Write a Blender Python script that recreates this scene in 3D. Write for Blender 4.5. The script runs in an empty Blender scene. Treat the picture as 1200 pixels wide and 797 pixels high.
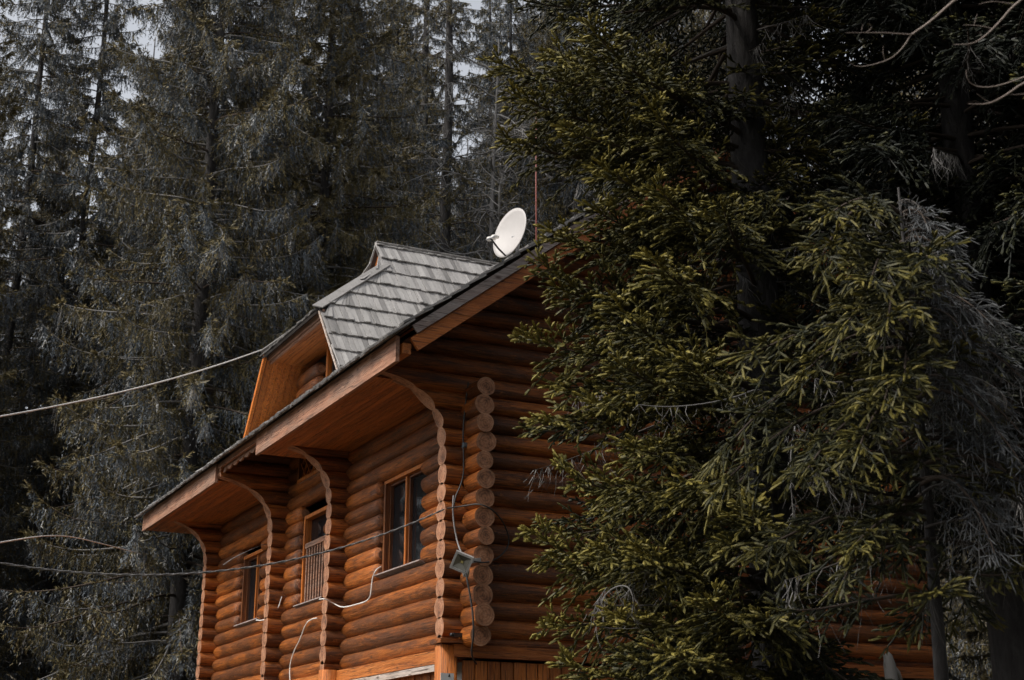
import bpy, math, random
import numpy as np
from math import radians, sin, cos, pi

SC = bpy.context.scene
COL = SC.collection
RNG = np.random.default_rng(7)
random.seed(7)
EYE = 1.6            # height of the lens above the ground in front of it; geometry is measured from the lens
GROUND = -1.6

# ------------------------------------------------------------------ camera
F_PX, CX, CY = 1666.7, 600.0, 398.5
YAW, PITCH, ROLL = radians(26.77), radians(17.6), radians(0.13)
FW = np.array([sin(YAW)*cos(PITCH), cos(YAW)*cos(PITCH), sin(PITCH)])
RT = np.array([cos(YAW), -sin(YAW), 0.0])
UP = np.cross(RT, FW)

def heading(px, dist, z=0.0):
    """ground position seen in the direction of photo column px, dist metres away"""
    a = YAW + math.atan((px-CX)/F_PX*1.0/cos(PITCH)*1.0)
    return np.array([sin(a)*dist, cos(a)*dist, z])

def sight(px, py, dist):
    d = FW + RT*(px-CX)/F_PX - UP*(py-CY)/F_PX
    return d/np.linalg.norm(d)*dist

cam = bpy.data.cameras.new('camera'); cam_o = bpy.data.objects.new('camera', cam); COL.objects.link(cam_o)
cam.lens = 50.0; cam.sensor_width = 36.0; cam.clip_start = 0.05; cam.clip_end = 2000
from mathutils import Matrix, Vector
rr = RT*cos(ROLL)+UP*sin(ROLL); uu = -RT*sin(ROLL)+UP*cos(ROLL)
m = Matrix.Identity(4)
for i in range(3):
    m[i][0] = rr[i]; m[i][1] = uu[i]; m[i][2] = -FW[i]
cam_o.matrix_world = m
SC.camera = cam_o
cam.dof.use_dof = True; cam.dof.focus_distance = 15.5; cam.dof.aperture_fstop = 5.0

# ------------------------------------------------------------------ light
SUN_EL, SUN_AZ = radians(47), radians(269)      # compass bearing the sun stands at (0 = +y, 90 = +x)
w = bpy.data.worlds.new('World'); SC.world = w; w.use_nodes = True
nt = w.node_tree; nt.nodes.clear()
sky = nt.nodes.new('ShaderNodeTexSky'); sky.sky_type = 'NISHITA'; sky.sun_disc = False
sky.sun_elevation = SUN_EL; sky.sun_rotation = SUN_AZ; sky.dust_density = 3.0; sky.air_density = 1.0; sky.ozone_density = 1.0
hs = nt.nodes.new('ShaderNodeHueSaturation'); hs.inputs['Saturation'].default_value = 0.24
bg = nt.nodes.new('ShaderNodeBackground'); bg.inputs['Strength'].default_value = 0.13
out = nt.nodes.new('ShaderNodeOutputWorld')
nt.links.new(sky.outputs[0], hs.inputs['Color']); nt.links.new(hs.outputs[0], bg.inputs['Color']); nt.links.new(bg.outputs[0], out.inputs['Surface'])
sl = bpy.data.lights.new('sun', 'SUN'); sl.energy = 1.5; sl.angle = radians(10); sl.color = (1.0, 0.94, 0.85)
so = bpy.data.objects.new('sun', sl); COL.objects.link(so)
sd = Vector((sin(SUN_AZ)*cos(SUN_EL), cos(SUN_AZ)*cos(SUN_EL), sin(SUN_EL)))
so.rotation_euler = sd.to_track_quat('Z', 'Y').to_euler()
SC.view_settings.view_transform = 'Standard'; SC.view_settings.look = 'None'; SC.view_settings.gamma = 1.0
SC.view_settings.use_curve_mapping = False; SC.view_settings.exposure = 0.74
SC.cycles.use_denoising = True
SC.cycles.max_bounces = 5; SC.cycles.diffuse_bounces = 3; SC.cycles.glossy_bounces = 2; SC.cycles.transmission_bounces = 3
SC.cycles.transparent_max_bounces = 4

# ------------------------------------------------------------------ objects
def tag(o, label=None, cat=None, group=None, kind=None):
    if label: o['label'] = label
    if cat: o['category'] = cat
    if group: o['group'] = group
    if kind: o['kind'] = kind
    return o

def thing(name, loc, label, cat, group=None):
    o = bpy.data.objects.new(name, None); COL.objects.link(o)
    o.location = loc; o.empty_display_size = 0.2
    return tag(o, label, cat, group)

ORIGIN = {}
def origin_of(o):
    v = Vector((0, 0, 0))
    while o is not None:
        v = v + Vector(o.location); o = o.parent
    return np.array(v)

def make_mesh(name, V, loops, starts, mats, midx=None, tint=None, ec=None, smooth=None):
    me = bpy.data.meshes.new(name)
    nv, nl, npoly = len(V), len(loops), len(starts)
    me.vertices.add(nv); me.vertices.foreach_set('co', np.ascontiguousarray(V, dtype=np.float32).ravel())
    me.loops.add(nl); me.loops.foreach_set('vertex_index', np.ascontiguousarray(loops, dtype=np.int32))
    me.polygons.add(npoly); me.polygons.foreach_set('loop_start', np.ascontiguousarray(starts, dtype=np.int32))
    if midx is not None: me.polygons.foreach_set('material_index', np.ascontiguousarray(midx, dtype=np.int32))
    me.polygons.foreach_set('use_smooth', np.ascontiguousarray(smooth if smooth is not None else np.zeros(npoly), dtype=bool))
    for mt in mats: me.materials.append(mt)
    if tint is not None:
        at = me.attributes.new('tint', 'FLOAT', 'FACE'); at.data.foreach_set('value', np.ascontiguousarray(tint, dtype=np.float32))
    if ec is not None:
        at = me.attributes.new('ec', 'FLOAT_VECTOR', 'POINT'); at.data.foreach_set('vector', np.ascontiguousarray(ec, dtype=np.float32).ravel())
    me.update(calc_edges=True)
    return me

class MB:
    """collects pieces of one part and links them as one mesh"""
    def __init__(s):
        s.V = []; s.F = []; s.M = []; s.T = []; s.E = []; s.S = []; s.n = 0
    def add(s, V, F, mat=0, tint=0.5, ec=None, smooth=False):
        V = np.asarray(V, float); s.V.append(V)
        s.E.append(np.zeros((len(V), 3)) if ec is None else np.asarray(ec, float))
        for f in F:
            s.F.append([i+s.n for i in f]); s.M.append(mat); s.T.append(tint); s.S.append(smooth)
        s.n += len(V)
    def box(s, c, size, R=None, mat=0, tint=None, bevel=0.0):
        x, y, z = np.array(size)/2.0
        P = np.array([[-x,-y,-z],[x,-y,-z],[x,y,-z],[-x,y,-z],[-x,-y,z],[x,-y,z],[x,y,z],[-x,y,z]])
        if R is not None: P = P @ np.asarray(R)
        s.add(P+np.asarray(c, float), [(3,2,1,0),(4,5,6,7),(0,1,5,4),(1,2,6,5),(2,3,7,6),(3,0,4,7)], mat, random.random() if tint is None else tint)
    def beam(s, p0, p1, w_, h_, up=(0,0,1), mat=0, tint=None):
        """box from p0 to p1, w_ across, h_ along up"""
        p0 = np.asarray(p0, float); p1 = np.asarray(p1, float); d = p1-p0; L = np.linalg.norm(d); d /= L
        a = np.cross(np.asarray(up, float), d); a /= np.linalg.norm(a); b = np.cross(d, a)
        s.box((p0+p1)/2, (L, w_, h_), np.array([d, a, b]), mat, tint)
    def tube(s, pts, rad, n=6, mat=0, tint=0.5, cap=True):
        pts = np.asarray(pts, float); m_ = len(pts); rad = np.broadcast_to(np.asarray(rad, float), (m_,))
        T = np.gradient(pts, axis=0); T /= np.linalg.norm(T, axis=1)[:, None]+1e-12
        ref = np.array([0, 0, 1.0]) if abs(T[:, 2]).mean() < 0.8 else np.array([1.0, 0, 0])
        A = np.cross(T, ref); A /= np.linalg.norm(A, axis=1)[:, None]+1e-12; B = np.cross(A, T)
        ph = np.arange(n)*2*pi/n
        R = pts[:, None, :]+rad[:, None, None]*(np.cos(ph)[None, :, None]*A[:, None, :]+np.sin(ph)[None, :, None]*B[:, None, :])
        F = []
        for i in range(m_-1):
            for k in range(n):
                k2 = (k+1) % n
                F.append((i*n+k, i*n+k2, (i+1)*n+k2, (i+1)*n+k))
        if cap: F += [tuple(range(n))[::-1], tuple((m_-1)*n+k for k in range(n))]
        s.add(R.reshape(-1, 3), F, mat, tint, smooth=True)
    def build(s, name, mats, parent=None, loc=None):
        if not isinstance(mats, (list, tuple)): mats = [mats]
        off = origin_of(parent) if parent is not None else (np.zeros(3) if loc is None else np.asarray(loc, float))
        V = np.concatenate(s.V)-off
        loops = np.array([i for f in s.F for i in f]); lens = np.array([len(f) for f in s.F])
        starts = np.concatenate([[0], np.cumsum(lens)[:-1]])
        me = make_mesh(name, V, loops, starts, mats, s.M, s.T, np.concatenate(s.E), s.S)
        o = bpy.data.objects.new(name, me); COL.objects.link(o)
        if parent is not None: o.parent = parent
        else: o.location = off
        return o

# ------------------------------------------------------------------ materials
def newmat(name):
    mt = bpy.data.materials.new(name); mt.use_nodes = True
    t = mt.node_tree; t.nodes.clear()
    o = t.nodes.new('ShaderNodeOutputMaterial'); p = t.nodes.new('ShaderNodeBsdfPrincipled')
    t.links.new(p.outputs[0], o.inputs['Surface'])
    return mt, t, p
def nd(t, typ, **kw):
    n = t.nodes.new(typ)
    for k, v in kw.items():
        if k in n.inputs.keys(): n.inputs[k].default_value = v
        else: setattr(n, k, v)
    return n
def ramp(t, fac, stops):
    r = t.nodes.new('ShaderNodeValToRGB'); e = r.color_ramp.elements
    while len(e) < len(stops): e.new(0.5)
    for el, (p, c) in zip(e, stops):
        el.position = p; el.color = (c[0], c[1], c[2], 1) if not isinstance(c, (int, float)) else (c, c, c, 1)
    t.links.new(fac, r.inputs['Fac']); return r.outputs['Color']
def mixc(t, fac, a, b, mode='MIX'):
    n = t.nodes.new('ShaderNodeMix'); n.data_type = 'RGBA'; n.blend_type = mode
    for sock, v in ((n.inputs['Factor'], fac), (n.inputs['A'] if False else n.inputs[6], a), (n.inputs[7], b)):
        if hasattr(v, 'links') or hasattr(v, 'is_linked'): t.links.new(v, sock)
        else: sock.default_value = v if isinstance(v, (int, float)) else (v[0], v[1], v[2], 1)
    return n.outputs[2]
def mathn(t, op, a, b=0.0):
    n = t.nodes.new('ShaderNodeMath'); n.operation = op
    for i, v in enumerate((a, b)):
        if hasattr(v, 'is_linked'): t.links.new(v, n.inputs[i])
        else: n.inputs[i].default_value = v
    return n.outputs[0]
def coords(t, scale):
    c = t.nodes.new('ShaderNodeTexCoord'); mp = t.nodes.new('ShaderNodeMapping'); mp.inputs['Scale'].default_value = scale
    t.links.new(c.outputs['Object'], mp.inputs['Vector']); return mp.outputs[0]
def noise(t, vec, scale, detail=4, rough=0.55, dist=0.0):
    n = nd(t, 'ShaderNodeTexNoise'); n.inputs['Scale'].default_value = scale; n.inputs['Detail'].default_value = detail
    n.inputs['Roughness'].default_value = rough; n.inputs['Distortion'].default_value = dist
    t.links.new(vec, n.inputs['Vector']); return n.outputs['Fac']
def tint_of(t):
    a = t.nodes.new('ShaderNodeAttribute'); a.attribute_name = 'tint'; return a.outputs['Fac']
def bump(t, p, h, strength, dist):
    b = nd(t, 'ShaderNodeBump'); b.inputs['Strength'].default_value = strength; b.inputs['Distance'].default_value = dist
    t.links.new(h, b.inputs['Height']); t.links.new(b.outputs[0], p.inputs['Normal'])

def wood(name, axis, base, dark, light, stain=0.75, rough=0.42, grain=20.0, weather=(0.060, 0.030, 0.019), wamt=0.62):
    """varnished timber with grain along axis, dark stains and worn patches"""
    mt, t, p = newmat(name)
    sc = [1.0, 1.0, 1.0]; sc[axis] = 0.06
    g = noise(t, coords(t, tuple(v*grain for v in sc)), 1.6, 7, 0.72, 0.8)
    s2 = [1.0, 1.0, 1.0]; s2[axis] = 0.16
    s3 = [1.0, 1.0, 1.0]; s3[axis] = 0.3
    st = noise(t, coords(t, tuple(v*5.0 for v in s2)), 1.0, 6, 0.68, 0.5)
    st2 = noise(t, coords(t, tuple(v*10.0 for v in s2)), 1.0, 6, 0.72, 0.4)
    st3 = noise(t, coords(t, tuple(v*26.0 for v in s3)), 1.0, 5, 0.75, 0.3)
    c = ramp(t, g, [(0.30, dark), (0.48, base), (0.70, light)])
    tn = tint_of(t)
    v = mathn(t, 'ADD', mathn(t, 'MULTIPLY', tn, 0.7), 0.65)
    hsv = nd(t, 'ShaderNodeHueSaturation'); t.links.new(c, hsv.inputs['Color']); t.links.new(v, hsv.inputs['Value'])
    f1 = ramp(t, mathn(t, 'ADD', st, mathn(t, 'MULTIPLY', mathn(t, 'SUBTRACT', tn, 0.5), -0.10)), [(0.44, 0.0), (0.58, 1.0)])
    f2 = ramp(t, mathn(t, 'ADD', mathn(t, 'MULTIPLY', st2, 0.6), mathn(t, 'MULTIPLY', st3, 0.4)), [(0.50, 0.0), (0.62, 1.0)])
    f3 = ramp(t, st3, [(0.56, 0.0), (0.66, 1.0)])
    c2 = mixc(t, mathn(t, 'MULTIPLY', f1, wamt), hsv.outputs[0], weather)
    c3 = mixc(t, mathn(t, 'MULTIPLY', f2, stain), c2, tuple(x*0.4 for x in dark))
    c3 = mixc(t, mathn(t, 'MULTIPLY', f3, 0.5), c3, tuple(min(1, x*1.25) for x in light))
    s5 = [34.0, 34.0, 34.0]; s5[axis] = 0.9
    ck = noise(t, coords(t, tuple(s5)), 1.0, 3, 0.5, 0.2)
    cf = ramp(t, mathn(t, 'ABSOLUTE', mathn(t, 'SUBTRACT', ck, 0.56)), [(0.008, 1.0), (0.028, 0.0)])
    c3 = mixc(t, mathn(t, 'MULTIPLY', cf, 0.75), c3, (0.03, 0.013, 0.007))
    # knots
    vk = nd(t, 'ShaderNodeTexVoronoi'); vk.inputs['Scale'].default_value = 1.0; s4 = [3.4, 3.4, 3.4]; s4[axis] = 1.5
    t.links.new(coords(t, tuple(s4)), vk.inputs['Vector'])
    kf = ramp(t, vk.outputs['Distance'], [(0.03, 1.0), (0.085, 0.0)])
    c3 = mixc(t, mathn(t, 'MULTIPLY', kf, 0.8), c3, (0.045, 0.018, 0.008))
    t.links.new(c3, p.inputs['Base Color']); p.inputs['Roughness'].default_value = rough
    p.inputs['Specular IOR Level'].default_value = 0.4
    bump(t, p, mathn(t, 'ADD', g, mathn(t, 'MULTIPLY', st2, 0.8)), 0.6, 0.035)
    return mt

O_B, O_D, O_L = (0.33, 0.092, 0.014), (0.085, 0.022, 0.006), (0.48, 0.16, 0.032)
M = {}
M['log_x'] = wood('varnished_log_along_gable', 0, O_B, O_D, O_L)
M['log_y'] = wood('varnished_log_along_side', 1, O_B, O_D, O_L)
M['plank_z'] = wood('varnished_plank_upright', 2, (0.48,0.14,0.024), (0.27,0.07,0.014), (0.56,0.19,0.042), 0.25, 0.5, 14, wamt=0.2)
M['plank_y'] = wood('varnished_plank_along_side', 1, (0.46,0.14,0.026), (0.27,0.07,0.014), (0.54,0.19,0.045), 0.2, 0.5, 12, wamt=0.12)
M['trim_x'] = wood('varnished_trim_along_gable', 0, (0.42,0.12,0.022), (0.22,0.055,0.012), (0.5,0.17,0.04), 0.3, 0.5, 12, wamt=0.2)
M['frame'] = wood('orange_window_timber', 2, (0.52,0.15,0.02), (0.34,0.085,0.013), (0.58,0.2,0.03), 0.2, 0.42, 12, wamt=0.1)
M['frame_shaded'] = wood('shaded_sash_timber', 2, (0.15,0.046,0.010), (0.09,0.026,0.007), (0.2,0.065,0.015), 0.2, 0.45, 12, wamt=0.1)  # orange window timber with the shadow of the recess put into its colour
M['fascia'] = wood('worn_fascia_board', 1, (0.36,0.17,0.10), (0.22,0.09,0.05), (0.46,0.26,0.17), 0.45, 0.6, 10, (0.30,0.2,0.15), 0.6)
M['rake'] = wood('worn_rake_board', 0, (0.33,0.13,0.06), (0.2,0.07,0.03), (0.42,0.2,0.11), 0.4, 0.6, 10, (0.26,0.16,0.11), 0.5)
M['grey_board'] = wood('weathered_grey_board', 0, (0.26,0.20,0.18), (0.15,0.11,0.09), (0.36,0.3,0.27), 0.3, 0.7, 10, (0.3,0.28,0.27), 0.5)
M['pale_wood'] = wood('pale_sun_bleached_wood', 1, (0.5,0.4,0.33), (0.33,0.25,0.2), (0.6,0.5,0.44), 0.2, 0.7, 10, (0.5,0.46,0.43), 0.4)

def shingle_mat():
    mt, t, p = newmat('weathered_grey_shingle')
    tn = tint_of(t)
    vec = coords(t, (1, 1, 1))
    g = noise(t, coords(t, (40, 7, 7)), 1.0, 5, 0.7, 0.5)
    st = noise(t, vec, 2.5, 4, 0.6)
    c = ramp(t, mathn(t, 'ADD', mathn(t, 'ADD', mathn(t, 'MULTIPLY', tn, 0.55), 0.02), mathn(t, 'MULTIPLY', g, 0.4)), [(0.12, (0.12,0.114,0.108)), (0.40, (0.26,0.248,0.24)), (0.85, (0.40,0.385,0.37))])
    c = mixc(t, mathn(t, 'MULTIPLY', ramp(t, st, [(0.5, 0.0), (0.75, 1.0)]), 0.4), c, (0.17, 0.165, 0.15))
    t.links.new(c, p.inputs['Base Color']); p.inputs['Roughness'].default_value = 0.8
    bump(t, p, g, 0.5, 0.015)
    return mt
M['shingle'] = shingle_mat()

def endgrain_mat():
    mt, t, p = newmat('log_end_grain')
    a = t.nodes.new('ShaderNodeAttribute'); a.attribute_name = 'ec'
    sp = t.nodes.new('ShaderNodeSeparateXYZ'); t.links.new(a.outputs['Vector'], sp.inputs[0])
    x, y, rnd = sp.outputs
    rad = mathn(t, 'SQRT', mathn(t, 'ADD', mathn(t, 'MULTIPLY', x, x), mathn(t, 'MULTIPLY', y, y)))
    nz = noise(t, coords(t, (1, 1, 1)), 9.0, 4, 0.6)
    nz2 = noise(t, coords(t, (1, 1, 1)), 30.0, 4, 0.7)
    rings = mathn(t, 'SINE', mathn(t, 'MULTIPLY', mathn(t, 'ADD', rad, mathn(t, 'MULTIPLY', nz, 0.9)), 22.0))
    ang = mathn(t, 'ARCTAN2', y, x)
    cr = mathn(t, 'ABSOLUTE', mathn(t, 'SINE', mathn(t, 'ADD', mathn(t, 'MULTIPLY', ang, 1.5), mathn(t, 'MULTIPLY', mathn(t, 'ADD', rnd, mathn(t, 'MULTIPLY', nz, 0.5)), 7.0))))
    crack = ramp(t, mathn(t, 'DIVIDE', cr, mathn(t, 'ADD', mathn(t, 'MULTIPLY', mathn(t, 'SUBTRACT', 1.0, rad), 0.9), 0.05)), [(0.06, 1.0), (0.2, 0.0)])
    c = ramp(t, mathn(t, 'ADD', mathn(t, 'MULTIPLY', rings, 0.07), nz), [(0.32, (0.13,0.055,0.028)), (0.5, (0.34,0.145,0.07)), (0.72, (0.50,0.25,0.14))])
    c = mixc(t, mathn(t, 'MULTIPLY', crack, 0.75), c, (0.07, 0.035, 0.02))
    edge = ramp(t, rad, [(0.84, 0.0), (0.9, 1.0), (0.97, 0.2)])
    c = mixc(t, mathn(t, 'MULTIPLY', edge, 0.5), c, (0.54, 0.30, 0.17))
    c = mixc(t, ramp(t, nz2, [(0.5, 0.0), (0.7, 0.65)]), c, (0.11, 0.065, 0.045))
    t.links.new(c, p.inputs['Base Color']); p.inputs['Roughness'].default_value = 0.7
    bump(t, p, nz2, 0.3, 0.01)
    return mt
M['endgrain'] = endgrain_mat()

def plain(name, col, rough=0.5, metal=0.0, var=0.15, scale=12.0, spec=0.5):
    mt, t, p = newmat(name)
    n = noise(t, coords(t, (1, 1, 1)), scale, 5, 0.6)
    c = ramp(t, n, [(0.3, tuple(x*(1-var) for x in col)), (0.7, tuple(min(1, x*(1+var)) for x in col))])
    t.links.new(c, p.inputs['Base Color']); p.inputs['Roughness'].default_value = rough; p.inputs['Metallic'].default_value = metal
    p.inputs['Specular IOR Level'].default_value = spec
    return mt
M['dish'] = plain('pale_painted_dish', (0.44, 0.415, 0.40), 0.5, 0, 0.05, 5)
M['galv'] = plain('galvanised_steel', (0.45, 0.45, 0.46), 0.45, 0.7, 0.2, 30)
M['plastic_w'] = plain('off_white_plastic', (0.66, 0.63, 0.58), 0.5, 0, 0.1, 20)
M['cable_w'] = plain('white_cable_sheath', (0.80, 0.77, 0.73), 0.5, 0, 0.1, 20)
M['cable_d'] = plain('dark_cable_sheath', (0.035, 0.033, 0.033), 0.5, 0, 0.3, 20)
M['cable_g'] = plain('grey_twisted_cable', (0.2, 0.19, 0.185), 0.5, 0, 0.5, 40)
M['alu'] = plain('grey_lamp_housing', (0.48, 0.47, 0.46), 0.4, 0.3, 0.12, 20)
M['black'] = plain('black_plastic', (0.02, 0.02, 0.022), 0.4, 0, 0.3, 20)
M['rust'] = plain('reddish_antenna_rod', (0.3, 0.1, 0.08), 0.5, 0, 0.2, 20)
M['paper'] = plain('white_notice_sheet', (0.75, 0.74, 0.73), 0.6, 0, 0.03, 8)
M['curtain'] = plain('pale_net_curtain', (0.08, 0.075, 0.07), 0.9, 0, 0.25, 6)
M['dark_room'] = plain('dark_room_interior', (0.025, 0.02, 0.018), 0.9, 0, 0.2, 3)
M['plaster'] = plain('grey_plaster_base', (0.30, 0.30, 0.29), 0.9, 0, 0.25, 3)
M['roof_felt'] = plain('dark_roof_underlay', (0.06, 0.05, 0.045), 0.9, 0, 0.3, 6)

def glass_mat():
    mt, t, p = newmat('window_glass')
    p.inputs['Base Color'].default_value = (0.012, 0.013, 0.015, 1); p.inputs['Roughness'].default_value = 0.05
    n = noise(t, coords(t, (1, 1, 1)), 2.0, 2, 0.5); bump(t, p, n, 0.06, 0.05)
    p.inputs['Alpha'].default_value = 0.75
    return mt
M['glass'] = glass_mat()

def foliage(name, stops, rough=0.55):
    mt, t, p = newmat(name)
    c = ramp(t, tint_of(t), stops)
    t.links.new(c, p.inputs['Base Color']); p.inputs['Roughness'].default_value = rough
    p.inputs['Specular IOR Level'].default_value = 0.25
    return mt
M['needle'] = foliage('spruce_needles', [(0.0, (0.012,0.015,0.011)), (0.35, (0.032,0.034,0.014)), (0.7, (0.115,0.100,0.024)), (1.0, (0.25,0.205,0.047))])
M['far_needle'] = foliage('dull_spruce_twigs', [(0.0, (0.060,0.072,0.086)), (0.3, (0.120,0.136,0.150)), (0.5, (0.088,0.076,0.036)), (0.75, (0.165,0.132,0.058)), (0.9, (0.20,0.158,0.072)), (1.0, (0.38,0.385,0.39))])
def bark(name, dark, mid, light):
    mt, t, p = newmat(name)
    v = noise(t, coords(t, (9, 9, 2.5)), 1.5, 6, 0.7, 0.8)
    n2 = noise(t, coords(t, (1, 1, 1)), 2.0, 4, 0.6)
    c = ramp(t, mathn(t, 'ADD', mathn(t, 'MULTIPLY', v, 0.7), mathn(t, 'MULTIPLY', n2, 0.3)), [(0.3, dark), (0.5, mid), (0.72, light)])
    t.links.new(c, p.inputs['Base Color']); p.inputs['Roughness'].default_value = 0.9
    bump(t, p, v, 0.8, 0.04)
    return mt
M['bark'] = bark('spruce_bark', (0.016,0.014,0.014), (0.040,0.036,0.035), (0.09,0.083,0.08))
M['dead'] = foliage('lichen_grey_dead_twig', [(0.0, (0.035,0.028,0.022)), (0.2, (0.075,0.066,0.06)), (0.6, (0.18,0.172,0.165)), (1.0, (0.34,0.325,0.31))], 0.85)
M['twig'] = foliage('brown_twig', [(0.0, (0.06,0.045,0.035)), (0.5, (0.14,0.105,0.085)), (1.0, (0.30,0.25,0.22))], 0.8)
M['pale_twig'] = foliage('pale_smooth_twig', [(0.0, (0.12,0.10,0.085)), (0.7, (0.25,0.20,0.175)), (1.0, (0.36,0.30,0.26))], 0.7)
M['grey_bough'] = foliage('grey_dead_bough', [(0.0, (0.060,0.066,0.072)), (0.15, (0.105,0.112,0.118)), (0.33, (0.17,0.175,0.178)), (1.0, (0.22,0.22,0.22))], 0.8)
def ground_mat():
    mt, t, p = newmat('forest_floor')
    v = coords(t, (1, 1, 1))
    n = noise(t, v, 0.6, 6, 0.65); n2 = noise(t, v, 9.0, 6, 0.7)
    c = ramp(t, n, [(0.35, (0.035,0.027,0.018)), (0.55, (0.055,0.05,0.025)), (0.7, (0.075,0.06,0.042))])
    c = mixc(t, ramp(t, n2, [(0.45, 0.0), (0.7, 0.8)]), c, (0.10, 0.08, 0.055))
    t.links.new(c, p.inputs['Base Color']); p.inputs['Roughness'].default_value = 0.95
    bump(t, p, n2, 0.8, 0.05)
    return mt
M['ground'] = ground_mat()

# ------------------------------------------------------------------ terrain
def ground_z(x, y):
    x = np.asarray(x, float); y = np.asarray(y, float)
    d = np.hypot(x, y)
    z = GROUND+0.7*np.clip((y-6)/8, 0, 1)**2*(3-2*np.clip((y-6)/8, 0, 1))
    z = z+0.035*np.clip(d-34, 0, 400)+0.0003*np.clip(d-34, 0, 150)**2
    return z+0.12*np.sin(x*0.35+1)*np.cos(y*0.27)+0.05*np.sin(x*1.3)*np.sin(y*1.1+2)
def build_ground():
    a = np.concatenate([-np.geomspace(320, 40, 16), np.linspace(-38, 38, 77), np.geomspace(40, 320, 16)])
    X, Y = np.meshgrid(a, a+10, indexing='ij'); Z = ground_z(X, Y)
    n = len(a); V = np.stack([X, Y, Z], -1).reshape(-1, 3)
    idx = np.arange(n*n).reshape(n, n)
    F = np.stack([idx[:-1, :-1], idx[1:, :-1], idx[1:, 1:], idx[:-1, 1:]], -1).reshape(-1, 4)
    me = make_mesh('ground', V, F.ravel(), np.arange(len(F))*4, [M['ground']], smooth=np.ones(len(F)))
    o = bpy.data.objects.new('ground', me); COL.objects.link(o); tag(o, 'dark forest floor of needles and leaf litter', 'ground', kind='structure')
build_ground()
# ================================================================== the log cabin
RLOG = 0.122; DZ = 0.22
XW = 6.94                    # centre line of the long side wall
XR = 10.3                    # ridge
XE = 5.69                    # eave
YG = 14.89                   # centre line of the near gable wall
YB = [14.89, 18.78, 21.48, 25.3]     # centre lines of the four cross walls
Y_NEAR, Y_FAR = 14.12, 26.5  # roof ends
TAN = 0.767
def roof_z(x): return 4.94+TAN*(XR-XE-abs(XR-np.asarray(x, float)))     # top of the roof deck
def gable_z(i): return 1.54+DZ*i
def side_z(i): return 1.652+DZ*i

house = thing('log_cabin', (XR, 20.0, ground_z(XR, 20.0).item()), 'orange varnished log cabin with shingled dormer and deep carved eaves', 'cabin')

ARCH = np.array([(1.5,6.60),(3.85,6.60),(4.02,6.585),(4.15,6.555),(4.28,6.485),(4.38,6.40),(4.46,6.30),(4.53,6.18),(4.58,6.03),(4.61,5.88),(4.64,5.73),(4.80,5.73)])
def arch_x(z):
    z = np.asarray(z, float)
    xa = np.interp(z, ARCH[:, 0], ARCH[:, 1])
    return np.where(z > 4.80, XE+(z-4.80)/TAN+0.03, xa)
def bump_edge(z, i):        # the carved edge swells at every log
    return 0.0

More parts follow.
